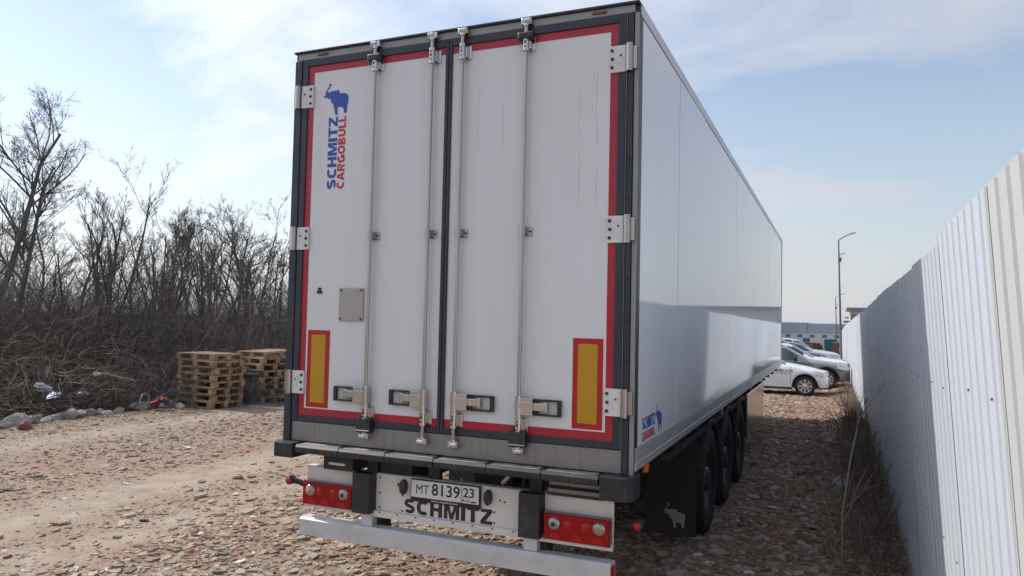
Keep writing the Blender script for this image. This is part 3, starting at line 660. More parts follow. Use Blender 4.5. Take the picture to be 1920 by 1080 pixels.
# tail panel
tp = MB().box(-1.152, 1.158, 0.10, 0.112, 0.705, 0.955).box(-1.152, 1.158, 0.075, 0.112, 0.665, 0.708).box(-1.152, 1.158, 0.10, 0.16, 0.9555, 0.962)
for k in range(16):
    x = -1.08 + k * 0.144
    tp.cyl((x, 0.0735, 0.699), (x, 0.0755, 0.699), 0.006, n=8, mi=1)
for x, z in ((-0.52, 0.935), (-0.52, 0.83), (-0.52, 0.73), (-0.335, 0.83), (-0.335, 0.725), (0.36, 0.80), (0.36, 0.73), (0.40, 0.88), (0.43, 0.872), (-0.37, 0.905), (-0.375, 0.895)):
    tp.cyl((x, 0.0965, z), (x, 0.1005, z), 0.0065, n=8, mi=1)
tp = tp.build('tail_panel', [panel_w, ink], tr, 0.003)
for s in (-1, 1):
    X = lambda a, b: sorted((a * s, b * s))
    b_ = MB(); prof = [(0.548, 0.098), (0.560, 0.02), (0.700, 0.02), (0.712, 0.098)]
    b_.prism(prof, lambda u, v, k_: (u * s, v, 0.965 if k_ else 0.688))
    for q, z in ((0.59, 0.93), (0.65, 0.93), (0.63, 0.74)): b_.cyl((q * s, 0.0185, z), (q * s, 0.021, z), 0.010, n=8, mi=1)
    b_.build('dock_buffer', [blk, ink], tp, 0.008)
    lamp = MB().box(*X(0.716, 1.150), 0.055, 0.098, 0.690, 0.862, 0)
    lamp.box(*X(0.722, 1.144), 0.046, 0.056, 0.697, 0.850, 1)
    lb = lamp.build('tail_lamp', [lens_red_dk, lens_red], tp, 0.008)
    for cx in (0.790, 1.080):
        MB().lathe([(0.0, -0.016), (0.02, -0.015), (0.036, -0.010), (0.043, 0.004)], (s * cx, 0.047, 0.795), (0, 1, 0), 20).build('clear_reflector', lens_clear, tp)
        MB().lathe([(0.0, -0.021), (0.012, -0.020), (0.016, -0.012)], (s * cx, 0.047, 0.792), (0, 1, 0), 12).build('bulb', lens_amb if cx > 1 else bolt_m, tp)
    sg = MB()
    for cx, rr_ in ((0.878, 0.032), (0.998, 0.032)): sg.lathe([(0.0, -0.006), (rr_ * 0.8, -0.005), (rr_, 0.004)], (s * cx, 0.046, 0.795), (0, 1, 0), 16)
    for cx in (0.80, 0.94, 1.07):
        a = s * cx
        sg.add([(a - 0.045, 0.0455, 0.703), (a + 0.045, 0.0455, 0.703), (a + 0.02, 0.0415, 0.745), (a - 0.02, 0.0415, 0.745)], [(0, 1, 2, 3)])
    sg.build('lamp_segment', lens_red_lt, tp)
    # plate lamps
    pl_ = MB().prism([(0.030 * math.cos(t) - (0.006 if math.cos(t) > 0 else 0), 0.052 * math.sin(t)) for t in np.linspace(0, 2 * math.pi, 15)[:-1]],
                     lambda u, v, k_: (s * (0.323 + u), 0.060 + 0.04 * k_, 0.893 + v))
    pl_.build('plate_lamp', blk, tp, 0.008)
    # marker lamps on rubber stalks
    st_ = MB().tube([(s * 1.13, 0.16, 0.80), (s * 1.18, 0.14, 0.80), (s * 1.235, 0.12, 0.825), (s * 1.29, 0.11, 0.834)], [0.026, 0.022, 0.02, 0.024], 10)
    st_.cyl((s * 1.305, 0.135, 0.834), (s * 1.305, 0.085, 0.834), 0.032, n=14)
    so_ = st_.build('stalk_lamp', flap_m, tr)
    MB().lathe([(0.0, -0.012), (0.016, -0.010), (0.025, 0.0)], (s * 1.305, 0.084, 0.834), (0, 1, 0), 14).build('lamp_lens', lens_red_lt, so_)
# number plate
np_ = MB().box(-0.263, 0.265, 0.078, 0.0985, 0.806, 0.958).build('number_plate', ink, tp, 0.006)
MB().box(-0.254, 0.256, 0.0745, 0.0785, 0.838, 0.952).build('plate_face', plate_w, tp, 0.003)
Yp = 0.0738
def pl_text(s, x, z, wd, h, M=ink, bold=0.0): return lettering('lettering', s, (x, Yp, z), (1, 0, 0), (0, 0, 1), wd, h, M, tp, bold, 0.0006)
pl_text('MT', -0.215, 0.862, 0.098, 0.062); pl_text('8139', -0.095, 0.862, 0.212, 0.078, bold=0.010)
pl_text('23', 0.142, 0.877, 0.080, 0.062, bold=0.010); pl_text('RUS', 0.137, 0.846, 0.056, 0.020)
pp = MB().box(0.1275, 0.1305, Yp - 0.0006, Yp + 0.0008, 0.838, 0.952).build('plate_divider', ink, tp)
for i, M in enumerate((flag_w, flag_b, flag_r)): MB().box(0.200, 0.238, Yp - 0.0006, Yp + 0.0008, 0.858 - i * 0.0068, 0.8645 - i * 0.0068).build('flag_stripe', M, tp)
lettering('lettering', 'www.cargobull.com', (-0.10, 0.0772, 0.814), (1, 0, 0), (0, 0, 1), 0.20, 0.018, flag_w, tp, 0.0, 0.0006)
heavy_lettering('lettering', 'SCHMITZ', (-0.322, 0.0985, 0.715), (1, 0, 0), (0, 0, 1), 0.668, 0.098, ink_br, tp, 0.12)
# underrun bar
ub = MB().prism([(0.035, 0.475), (0.035, 0.585), (0.05, 0.600), (0.135, 0.600), (0.150, 0.585), (0.150, 0.475)], lambda u, v, k_: (-1.155 if k_ == 0 else 1.158, u, v))
ub.box(1.1575, 1.1605, 0.05, 0.13, 0.485, 0.58, 1)
ub.build('underrun_bar', [galv, mark_red], tr, 0.004)
for x in (-0.60, 0.63):
    MB().box(x - 0.045, x + 0.045, 0.151, 0.21, 0.50, 1.08).box(x - 0.045, x + 0.045, 0.06, 0.20, 0.6005, 0.70).box(x + 0.05, x + 0.09, 0.12, 0.24, 0.50, 0.70, 1).build('bar_bracket', [galv, chassis], tr, 0.003)
# what shows between the buffers and the tail panel
MB().box(-0.95, -0.70, 0.02, 0.4, 0.965, 1.075).box(-0.90, -0.76, 0.012, 0.03, 1.0, 1.02, 1).build('ramp_holder', [chassis, galv], tr, 0.006)
rt = MB().box(0.74, 1.10, 0.06, 0.5, 0.965, 1.076).box(0.76, 1.09, 0.035, 0.06, 1.035, 1.062, 1).box(0.75, 1.11, 0.03, 0.06, 0.990, 1.016, 1)
rt.build('step_tray', [chassis, mat('dull_steel', (0.22, 0.21, 0.20), 0.5, 0.5)], tr, 0.004)
for x in (-0.60, -0.105, 0.64):
    MB().box(x - 0.045, x + 0.045, 0.115, 0.16, 0.90, 1.08).build('buffer_bracket', chassis, tr, 0.004)
MB().cyl((0.19, 0.45, 0.93), (0.19, 1.2, 0.93), 0.15, n=20).build('air_tank', chassis, tr)
MB().box(-0.55, -0.285, 0.13, 0.8, 0.90, 1.08).build('valve_box', chassis, tr, 0.01)
MB().tube([(0.36, 0.22, 0.965), (0.40, 0.2, 1.0), (0.42, 0.25, 1.07)], 0.014, 8).build('air_hose', panel_w, tr)
# chassis
for s in (-1, 1):
    b_ = MB().box(s * 0.50 - 0.07, s * 0.50 + 0.07, 0.25, 12.6, 1.145, 1.163).box(s * 0.50 - 0.07, s * 0.50 + 0.07, 0.25, 12.6, 0.86, 0.875).box(s * 0.5 - 0.008, s * 0.5 + 0.008, 0.25, 12.6, 0.875, 1.145)
    b_.build('chassis_beam', chassis, tr)
for k in range(13):
    y = 0.5 + k
    MB().box(-1.27, 1.27, y - 0.03, y + 0.03, 1.08, 1.162).build('cross_member', chassis, tr)
AX = (3.25, 4.56, 5.87)
for y in AX:
    MB().cyl((-0.95, y, 0.52), (0.95, y, 0.52), 0.073, n=14).box(-0.56, -0.44, y - 0.2, y + 0.45, 0.55, 0.66).box(0.44, 0.56, y - 0.2, y + 0.45, 0.55, 0.66).box(-0.56, -0.44, y + 0.3, y + 0.45, 0.6, 0.87).box(0.44, 0.56, y + 0.3, y + 0.45, 0.6, 0.87).build('axle', chassis, tr)
    for s in (-1, 1):
        ax = (s, 0, 0); c = (s * 1.075, y, 0.520)
        prof = [(0.300, -0.165), (0.33, -0.185), (0.43, -0.195), (0.49, -0.185), (0.514, -0.15), (0.520, -0.08), (0.520, 0.08), (0.514, 0.15), (0.49, 0.185), (0.43, 0.195), (0.33, 0.185), (0.300, 0.165)]
        wh = MB().lathe(prof, c, ax, 40)
        for q in (-0.11, -0.04, 0.04, 0.11): wh.lathe([(0.5215, q - 0.006), (0.510, q - 0.003), (0.510, q + 0.003), (0.5215, q + 0.006)], c, ax, 40, 1)
        wo = wh.build('wheel', [tyre_m, ink], tr)
        rim = MB().lathe([(0.302, 0.168), (0.290, 0.172), (0.275, 0.13), (0.262, 0.07), (0.19, 0.04), (0.165, 0.055), (0.12, 0.06), (0.12, 0.16), (0.09, 0.18), (0.0, 0.182)], c, ax, 28)
        for q in range(10):
            t = q * math.pi / 5; p = Vector(c) + Vector((s * 0.05, 0.165 * math.cos(t), 0.165 * math.sin(t))); rim.cyl(p, p + Vector((s * 0.05, 0, 0)), 0.016, n=8)
        rim.build('rim', rim_m, wo)
        gd = MB(); pr = [(0.60, t) for t in np.linspace(R(18), R(162), 14)]
        vs = []
        for r_, t in pr: vs += [(s * 0.88, y + r_ * math.cos(t), 0.52 + r_ * math.sin(t)), (s * 1.27, y + r_ * math.cos(t), 0.52 + r_ * math.sin(t)), (s * 1.275, y + (r_ - 0.02) * math.cos(t), 0.495 + r_ * math.sin(t))]
        gd.add(vs, [(3 * k, 3 * k + 3, 3 * k + 4, 3 * k + 1) for k in range(13)] + [(3 * k + 1, 3 * k + 4, 3 * k + 5, 3 * k + 2) for k in range(13)])
        go = gd.build('mudguard', blk, tr); sm_ = go.modifiers.new('t', 'SOLIDIFY'); sm_.thickness = 0.006
for s in (-1, 1):
    f_ = MB().box(*sorted((s * 0.80, s * 1.255)), 2.50, 2.512, 0.14, 1.0).build('mud_flap', flap_m, tr)
    elephant(lambda u, v, k_: ((0.955 if s > 0 else -1.16) + u * 0.205, 2.4955 + 0.004 * k_, 0.205 + v * 0.215), f_, mat('emblem_grey', (0.24, 0.24, 0.24), 0.6, 0, 0.3, 12))
    # side marker lamps under the rail
    for y in (0.42, 3.9, 7.0, 10.2):
        MB().box(*sorted((s * 1.262, s * 1.292)), y - 0.03, y + 0.03, 1.095, 1.150).build('side_marker', lens_amb, tr, 0.006)
    MB().box(*sorted((s * 0.55, s * 1.262)), 6.70, 9.35, 0.47, 1.075).build('pallet_box', box_metal, tr, 0.012)
    MB().box(*sorted((s * 1.20, s * 1.262)), 1.2, 6.6, 1.03, 1.085).build('side_guard', chassis, tr)
    lg = MB().box(*sorted((s * 0.62, s * 0.76)), 10.42, 10.56, 0.25, 1.16).box(*sorted((s * 0.64, s * 0.74)), 10.44, 10.54, 0.08, 0.26).box(*sorted((s * 0.56, s * 0.82)), 10.32, 10.66, 0.02, 0.09)
    lg.build('landing_leg', chassis, tr, 0.006)

# ------------------------------------------------------------------ sheet-metal fence
fence = empty('corrugated_fence', (3.0, 0, 0), 0, 'tall white corrugated sheet-metal fence running along the right of the lane', 'fence')
fen_w = mat('fence_white', (0.50, 0.545, 0.605), 0.45, 0, 0.03, 2, (1, 1, 0.3), rand=0.05, dirt=(0.44, 0.41, 0.37), dirt_amt=0.30, dirt_scale=2.5, bump=0.25, bscale=1.3, bdist=0.02, splash=((0.30, 0.26, 0.22), 1.1))
fen_shaded = mat('fence_shaded', (0.47, 0.48, 0.49), 0.5, 0, 0.03, 2, (1, 1, 0.3), dirt=(0.42, 0.40, 0.37), dirt_amt=0.3, dirt_scale=2.5)  # white sheet again, with the shade of an angled panel put into its colour
def fx_top(y): return float(np.interp(y, [-6, 0, 13.4, 40, 90], [2.765, 2.79, 2.895, 2.955, 3.02]))
def f_lean(y): return float(np.interp(y, [0, 13, 30], [0.066, 0.045, 0.02]))
def fz_top(y): return float(np.interp(y, [-6, -2, 0, 13, 38, 90], [2.54, 2.475, 2.42, 2.36, 2.19, 1.30]))
def sheet_mesh(h, M, pitch=0.1444, n=8):
    prof = []; x = 0
    for k in range(n): prof += [(x, 0), (x + pitch * 0.66, 0), (x + pitch * 0.74, 0.024), (x + pitch * 0.92, 0.024)]; x += pitch
    prof += [(x, 0), (x + 0.03, 0)]
    vs = [(d, u, 0) for u, d in prof] + [(d, u, h) for u, d in prof]; k = len(prof)
    mb = MB().add(vs, [(i, i + 1, k + i + 1, k + i) for i in range(k - 1)]); mb.sm = [False] * len(mb.f)
    for z in (0.45, 1.25, 2.0):
        for q in (1, 4): mb.cyl((-0.006, pitch * (q + 0.2), z), (0.001, pitch * (q + 0.2), z), 0.005, n=6, mi=1)
    return mb.mesh('fence_sheet', [M, mat('screw_head', (0.20, 0.20, 0.21), 0.5, 0.5)])
SH = 2.62; sheetA, sheetB = sheet_mesh(SH, fen_w), sheet_mesh(SH, fen_shaded)
g = np.random.default_rng(5); y = -5.35; k = 0
while y < 88:
    grey = y < -3.0  # nearest sheets take the colour with shade painted in
    far = y > 20
    o = link('fence_sheet', sheetB if grey else sheetA, fence)
    yc = y; le = f_lean(yc)
    zt = fz_top(yc + 0.5) + g.normal(0, 0.008)
    slope = (fx_top(yc + 1.155) - fx_top(yc)) / 1.155
    xb = fx_top(yc) + le * SH
    o.location = (xb - 3.0, yc, zt - SH)
    o.rotation_euler = (g.normal(0, 0.003) + (fz_top(yc + 1.15) - fz_top(yc)) / 1.155 * 0.5, -math.atan(le), -math.atan(slope) + 0.0035 + g.normal(0, 0.0008))
    so2 = o.modifiers.new('t', 'SOLIDIFY'); so2.thickness = 0.0012
    y += 1.155 - 0.012; k += 1
post_me = MB().box(0.045, 0.10, -0.03, 0.03, 0, 2.45).mesh('fence_post', galv)
for k in range(34):
    y = -5.5 + 2.75 * k; o = link('fence_post', post_me, fence); le = f_lean(y)
    o.location = (fx_top(y) + le * SH - 3.0 + 0.012, y, fz_top(y) - SH); o.rotation_euler = (0, -math.atan(le), 0)

# ------------------------------------------------------------------ parked cars
glass = mat('car_glass', (0.03, 0.045, 0.055), 0.04, 0, spec=0.9, coat=0.5)
trim = mat('car_trim', (0.02, 0.02, 0.022), 0.5)
head_l = mat('head_lamp', (0.55, 0.57, 0.6), 0.08, 0.4, coat=1)
alloy = mat('alloy', (0.55, 0.55, 0.56), 0.3, 0.8)
def paint(n, c): return mat(n, c, 0.28, 0.0, 0.02, 3, coat=0.7, dirt=(0.3, 0.27, 0.23), dirt_amt=0.25, dirt_scale=1.5)
def scaled(P, k, **kw):
    return dict(P, top=[(a, b * k) for a, b in P['top']], belt=[(a, b * k) for a, b in P['belt']], mz=P['mz'] * k, hl=P['hl'] * k, hz=P['hz'] * k, **kw)
def car(name, label, cat, front, yc, P, pm, suv=False, spokes=7):
    """car pointing to +x with its nose at x=front; P holds length, width, height, belt, bonnet and the cabin's stations"""
    Lc, W, H = P['L'], P['W'], P['H']; x0 = front - Lc
    zg = float(ground_base(front - 0.9, yc))
    root = empty(name, (front - Lc / 2, yc, zg), 0, label, cat, 'cars parked nose to the fence')
    hw = W / 2; rw = P['rw']; wx = (P['wf'], P['wr']); ra = rw + 0.055
    S = sorted(set([0, 0.03, 0.08, 0.16] + list(np.round(np.linspace(0.25, Lc - 0.25, 56), 3)) + [Lc - 0.16, Lc - 0.08, Lc - 0.03, Lc]))  # distance from the nose backwards
    tx, tz = zip(*P['top']); bx, bz = zip(*P['belt'])
    nx, nw = zip(*P['plan'])
    rows = []
    for s_ in S:
        top = float(np.interp(s_, tx, tz)); belt = min(float(np.interp(s_, bx, bz)), top - 0.005); w_ = hw * float(np.interp(s_, nx, nw))
        zb = P['sill'] + (0.06 if s_ < 0.3 or s_ > Lc - 0.3 else 0)
        for c in wx:
            if abs(s_ - c) < ra: zb = max(zb, rw + math.sqrt(ra ** 2 - (s_ - c) ** 2))
        cab = smooth01((top - belt) / 0.42)
        wt = w_ * (0.86 - 0.16 * float(cab)) if top - belt > 0.03 else w_ * 0.90
        z1 = max(zb + 0.03, 0.36); z2 = max(z1 + 0.05, 0.62 if belt > 0.72 else belt - 0.1); z2 = min(z2, belt - 0.02)
        z1 = min(z1, z2 - 0.01); zb = min(zb, z1 - 0.01)
        rows.append([(w_ * 0.965, zb), (w_ * 0.992, z1), (w_, z2), (w_ * 0.975, belt - 0.03), (w_ * 0.945, belt), (wt, top - 0.035), (wt * 0.86, top), (0, top + 0.025)])
    n = len(S); m_ = 8; vs = []
    for s_, r_ in zip(S, rows):
        ring = [(Lc / 2 - s_, -yy, z) for yy, z in r_] + [(Lc / 2 - s_, yy, z) for yy, z in r_[-2::-1]]
        vs += ring
    K = 2 * m_ - 1; body = MB(); glz = {'windscreen': [], 'rear_window': [], 'side_window': []}
    cab0, cab1, r0, r1 = P['ws0'], P['ws1'], P['rw0'], P['rw1']
    fs_body = []
    for i in range(n - 1):
        sm = (S[i] + S[i + 1]) / 2
        for k in range(K - 1):
            f = (i * K + k, i * K + k + 1, (i + 1) * K + k + 1, (i + 1) * K + k)
            kk = k if k < m_ - 1 else K - 2 - k
            if kk in (5, 6) and cab0 < sm < cab1: glz['windscreen'].append(f)
            elif kk in (5, 6) and r0 < sm < r1: glz['rear_window'].append(f)
            elif kk == 4 and P['sw0'] < sm < P['sw1'] and all(abs(sm - b) > 0.045 for b in P['pillars']): glz['side_window'].append(f)
            else: fs_body.append(f)
    body.add(vs, fs_body, 0, True)
    body.add(vs[:K], [list(range(K))]); body.add(vs[-K:], [list(range(K))[::-1]])
    bo = body.build('body', pm, root)
    bo.data.set_sharp_from_angle(angle=R(38))
    for key, fl in glz.items():
        if not fl: continue
        if key == 'side_window':
            for lab in (0, 1):
                ff = [f for f in fl if (vs[f[0]][1] < 0) == (lab == 0)]
                if ff: MB().add(vs, ff, 0, True).build(key, glass, root)
        else: MB().add(vs, fl, 0, True).build(key, glass, root)
    # underbody, lower trim, arches
    MB().box(-Lc / 2 + 0.15, Lc / 2 - 0.15, -hw * 0.78, hw * 0.78, P['sill'] + 0.02, 0.62).build('underbody', trim, root)
    MB().box(Lc / 2 - 0.06, Lc / 2 + 0.012, -hw * 0.60, hw * 0.60, P['sill'] + 0.10, P['sill'] + 0.28).build('bumper_grille', trim, root, 0.01)
    MB().box(Lc / 2 - 0.05, Lc / 2 + 0.010, -hw * 0.42, hw * 0.42, P['hl'] - 0.07, P['hl'] + 0.03).build('grille', trim, root, 0.01)
    for s_ in (-1, 1):
        j = min(range(n), key=lambda q: abs(S[q] - 0.16))
        hb = MB().add([(Lc / 2 - 0.035, s_ * hw * 0.50, P['hl'] - 0.07), (Lc / 2 - 0.035, s_ * hw * 0.50, P['hl'] + 0.03), (Lc / 2 - 0.16, s_ * hw * 0.87, P['hl'] + 0.05), (Lc / 2 - 0.16, s_ * hw * 0.87, P['hl'] - 0.07),
                       (Lc / 2 - 0.42, s_ * hw * 0.965, P['hl'] + 0.10), (Lc / 2 - 0.40, s_ * hw * 0.975, P['hl'] - 0.01)], [(0, 1, 2, 3), (3, 2, 4, 5)])
        h_ = hb.build('head_lamp', head_l, root); so2 = h_.modifiers.new('t', 'SOLIDIFY'); so2.thickness = 0.06; so2.offset = 0
        mm = MB(); mxp = Lc / 2 - P['ws0'] - 0.42
        mm.box(mxp - 0.07, mxp + 0.07, *sorted((s_ * (hw * 0.97), s_ * (hw + 0.19))), P['mz'], P['mz'] + 0.15)
        mm.build('door_mirror', pm if not suv else trim, root, 0.03)
        sd = MB()
        for sx_ in P['doors']:
            bz_ = float(np.interp(sx_, bx, bz)); w_ = hw * float(np.interp(sx_, nx, nw))
            zs = [P['sill'] + 0.08, 0.36, 0.62, bz_ - 0.03, bz_]; ws = [0.966, 0.992, 1.0, 0.975, 0.945]
            for a in range(4):
                sd.add([(Lc / 2 - sx_ - 0.005, s_ * (w_ * ws[a] + 0.002), zs[a]), (Lc / 2 - sx_ + 0.005, s_ * (w_ * ws[a] + 0.002), zs[a]), (Lc / 2 - sx_ + 0.005, s_ * (w_ * ws[a + 1] + 0.002), zs[a + 1]), (Lc / 2 - sx_ - 0.005, s_ * (w_ * ws[a + 1] + 0.002), zs[a + 1])], [(0, 1, 2, 3)])
        sd.build('door_gap', trim, root)
        for hx in P['handles']: MB().box(Lc / 2 - hx - 0.09, Lc / 2 - hx + 0.09, *sorted((s_ * hw * 0.97, s_ * (hw + 0.03))), P['hz'], P['hz'] + 0.035).build('door_handle', trim, root, 0.012)
        MB().box(Lc / 2 - wx[1] + ra, Lc / 2 - wx[0] - ra, *sorted((s_ * hw * 0.93, s_ * (hw * 0.985))), P['sill'] - 0.02, P['sill'] + 0.045).build('sill_trim', trim, root)
        for c in wx:
            ctr = (Lc / 2 - c, s_ * (hw - 0.11), rw)
            wprof = [(rw * 0.66, -0.09), (rw * 0.80, -0.10), (rw * 0.95, -0.092), (rw, -0.06), (rw, 0.06), (rw * 0.95, 0.092), (rw * 0.80, 0.10), (rw * 0.66, 0.09)]
            wo = MB().lathe(wprof, ctr, (0, s_, 0), 30).build('wheel', tyre_m, root)
            rim = MB().lathe([(rw * 0.67, 0.088), (rw * 0.64, 0.094), (rw * 0.60, 0.085), (rw * 0.59, 0.02)], ctr, (0, s_, 0), 30)
            rim.lathe([(rw * 0.59, 0.02), (0.0, 0.015)], ctr, (0, s_, 0), 30, 1)
            rim.lathe([(0.075, 0.05), (0.07, 0.078), (0.0, 0.08)], ctr, (0, s_, 0), 14)
            for q in range(spokes):
                t = 2 * math.pi * q / spokes; d_ = Vector((math.cos(t), 0, math.sin(t))); e_ = Vector((-math.sin(t), 0, math.cos(t))); c_ = Vector(ctr)
                pts = [c_ + d_ * 0.05 - e_ * 0.032, c_ + d_ * 0.05 + e_ * 0.032, c_ + d_ * rw * 0.62 + e_ * 0.034, c_ + d_ * rw * 0.62 - e_ * 0.034]
                yo = Vector((0, s_, 0)); rim.add([p + yo * 0.05 for p in pts] + [p + yo * 0.075 for p in pts], [(4, 5, 6, 7), (0, 1, 5, 4), (1, 2, 6, 5), (2, 3, 7, 6), (3, 0, 4, 7)])
            rim.build('rim', [alloy, trim], wo)
            ar = MB(); vs2 = []
            for q in range(17):
                t = R(-8 + 196 * q / 16); rr_ = ra + (0.045 if suv else 0.012)
                vs2 += [(ctr[0] + (ra - 0.02) * math.cos(t), s_ * (hw * 0.955), rw + (ra - 0.02) * math.sin(t)), (ctr[0] + (ra - 0.004) * math.cos(t), s_ * (hw + 0.004), rw + (ra - 0.004) * math.sin(t)), (ctr[0] + rr_ * math.cos(t), s_ * (hw + 0.003), rw + rr_ * math.sin(t)),
                        (ctr[0] + (ra - 0.02) * math.cos(t), s_ * (hw * 0.55), rw + (ra - 0.02) * math.sin(t))]
            ar.add(vs2, [(4 * q + a, 4 * q + b, 4 * q + 4 + b, 4 * q + 4 + a) for q in range(16) for a, b in ((0, 1), (1, 2), (3, 0))], 0, True)
            ar.build('wheel_arch', trim, root)
    return root
PLAN = [(0, 0.62), (0.03, 0.70), (0.08, 0.78), (0.16, 0.86), (0.35, 0.935), (0.7, 0.985), (1.2, 1.0), (3.2, 1.0), (3.8, 0.97), (4.1, 0.92), (4.3, 0.84), (4.6, 0.80)]
SED = dict(L=4.20, W=1.74, H=1.52, rw=0.315, wf=0.68, wr=3.42, sill=0.22, plan=PLAN, hl=0.70, mz=0.93, hz=0.80, doors=(1.10, 2.24, 3.2), handles=(2.08, 3.02),
           top=[(0, 0.48), (0.03, 0.60), (0.08, 0.68), (0.16, 0.74), (0.4, 0.82), (0.8, 0.90), (1.22, 0.965), (1.30, 0.985), (2.0, 1.43), (2.3, 1.50), (2.8, 1.515), (3.2, 1.47), (3.75, 1.12), (3.85, 1.08), (4.25, 1.05), (4.3, 0.7)],
           belt=[(0, 0.47), (0.1, 0.66), (0.4, 0.78), (0.9, 0.87), (1.3, 0.93), (3.7, 0.99), (4.3, 1.0)], ws0=1.27, ws1=2.02, rw0=3.22, rw1=3.74, sw0=1.62, sw1=3.45, pillars=(2.26, 3.1))
SUVP = dict(L=4.55, W=1.84, H=1.66, rw=0.355, wf=0.76, wr=3.60, sill=0.27, plan=[(a * 1.05, b) for a, b in PLAN], hl=0.84, mz=1.07, hz=0.93, doors=(1.35, 2.42, 3.35), handles=(2.25, 3.2),
            top=[(0, 0.62), (0.03, 0.76), (0.08, 0.86), (0.16, 0.92), (0.4, 0.99), (0.9, 1.05), (1.30, 1.095), (1.40, 1.12), (2.15, 1.57), (2.5, 1.64), (3.2, 1.66), (3.9, 1.58), (4.4, 1.20), (4.5, 1.05), (4.55, 0.8)],
            belt=[(0, 0.60), (0.1, 0.82), (0.4, 0.93), (1.0, 1.0), (1.4, 1.05), (4.2, 1.14), (4.55, 1.1)], ws0=1.36, ws1=2.17, rw0=3.95, rw1=4.36, sw0=1.75, sw1=3.95, pillars=(2.44, 3.35))
car_white = paint('paint_white', (0.74, 0.75, 0.77)); car_grey = paint('paint_warm_grey', (0.145, 0.142, 0.13)); car_dark = paint('paint_dark', (0.03, 0.034, 0.045)); car_silver = paint('paint_silver', (0.5, 0.51, 0.53))
car_pearl = paint('paint_pearl', (0.66, 0.67, 0.69)); car_graph = paint('paint_graphite', (0.10, 0.105, 0.115))
c1 = car('parked_car', 'white company car with red logo on its door, nearest in the parked row', 'car', 2.24, 21.45, SED, car_white, spokes=8)
hb = -SED['W'] / 2 - 0.004; xo = SED['L'] / 2
lettering('lettering', 'CARCADE', (xo - 1.55, hb, 0.74), (1, 0, 0), (0, 0, 1), 0.52, 0.085, mat('print_grey', (0.09, 0.09, 0.10), 0.5), c1, 0.02, 0.001)
MB().box(xo - 1.55, xo - 1.08, hb - 0.001, hb + 0.004, 0.685, 0.703).build('small_print', mat('print_light', (0.33, 0.33, 0.34), 0.5), c1)
for dx, dz in ((-0.075, 0), (0.075, 0), (0, 0.05), (0, -0.05), (-0.15, 0.0)):
    MB().cyl((xo - 1.73 + dx, hb - 0.001, 0.775 + dz), (xo - 1.73 + dx, hb + 0.01, 0.775 + dz), 0.036, n=10).build('logo_dot', mat('print_red', (0.55, 0.03, 0.03), 0.5), c1)
car('parked_car', 'beige-grey crossover with black wheel arches, second in the parked row', 'car', 2.90, 25.3, scaled(SUVP, 0.92), car_grey, True, 10)
car('parked_car', 'pearl white crossover parked behind the beige-grey one', 'car', 2.98, 29.0, scaled(SUVP, 0.93), car_pearl, True)
car('parked_car', 'dark blue-black car whose long roof shows above the nearer cars', 'car', 2.25, 32.8, scaled(SUVP, 1.10, L=4.8), car_dark, True)
car('parked_car', 'graphite grey car with its sloping bonnet at the far end', 'car', 2.85, 36.2, scaled(SED, 1.03), car_graph)
car('parked_car', 'silver white car farthest away, only its roof and bonnet showing', 'car', 2.72, 40.0, scaled(SUVP, 1.05), car_silver, True)

# ------------------------------------------------------------------ far things at the end of the lane
def street_lamp(x, y, h, arm, label):
    zg = float(ground_base(x, y)); t = empty('street_lamp', (x, y, zg), 0, label, 'lamp post', 'lamp posts beyond the fence')
    M = mat('lamp_grey', (0.16, 0.165, 0.175), 0.5, 0.5)
    MB().cyl((0.22, 0, 0), (0, 0, h), 0.10, 0.05, n=10).build('pole', M, t)
    MB().tube([(0.0, 0, h - 0.05), (0.02, 0, h + 0.05), (arm * 0.5, -0.05, h + 0.28), (arm, -0.1, h + 0.46)], [0.05, 0.05, 0.04, 0.04], 8).build('arm', M, t)
    MB().prism([(0, -0.03), (0.5, 0.12), (0.55, 0.17), (0.5, 0.22), (0, 0.09)], lambda u, v, k: (arm - 0.05 + u, -0.25 + 0.3 * k, h + 0.42 + v)).build('lamp_head', mat('lamp_pale', (0.62, 0.64, 0.66), 0.3, 0.3), t)
    MB().box(-0.02, 0.22, -0.15, 0.12, h - 1.7, h - 1.35).build('camera_box', M, t, 0.02)
    MB().tube([(0.05, 0, h - 1.1), (0.45, -0.1, h - 1.05)], 0.03, 6).build('camera_bracket', M, t)
street_lamp(2.70, 60, 9.6, 0.75, 'tall grey lamp post with an angled arm standing past the parked cars')
street_lamp(2.58, 118, 8.0, 0.8, 'smaller distant lamp post to the left of the tall one')

wz = -4.3
wh = empty('warehouse', (-60, 300, wz), 0, 'long pale blue-white warehouse on the horizon with a row of small windows', 'building')
bl1, bl2, bl3 = mat('clad_blue', (0.36, 0.42, 0.50), 0.6, 0, 0.04, 0.2), mat('clad_white', (0.55, 0.58, 0.63), 0.6, 0, 0.04, 0.2), mat('far_pane', (0.10, 0.14, 0.20), 0.2)  # cladding colours paled, contrast lowered, to stand in for distance haze
MB().box(-120, 140, 0, 60, 0, 3.9).build('wall', bl2, wh)
for k in range(24):
    MB().box(-120 + k * 10.83, -120 + (k + 1) * 10.83 - 0.12, -0.15 - 0.1 * (k % 2), 60, 3.9, 7.5 + (0.25 if k % 3 == 0 else 0.0)).build('wall_panel', bl1, wh)
for k in range(60):
    x = -118 + k * 4.3; MB().box(x, x + 1.6, -0.08, 0.05, 2.2, 3.2).build('window', bl3, wh)
for k in range(20):
    x = 18 + k * 4.8
    if k % 3 == 1: MB().box(x, x + 2.4, -0.1, 0.05, 0, 1.9).build('dock_door', bl3, wh)
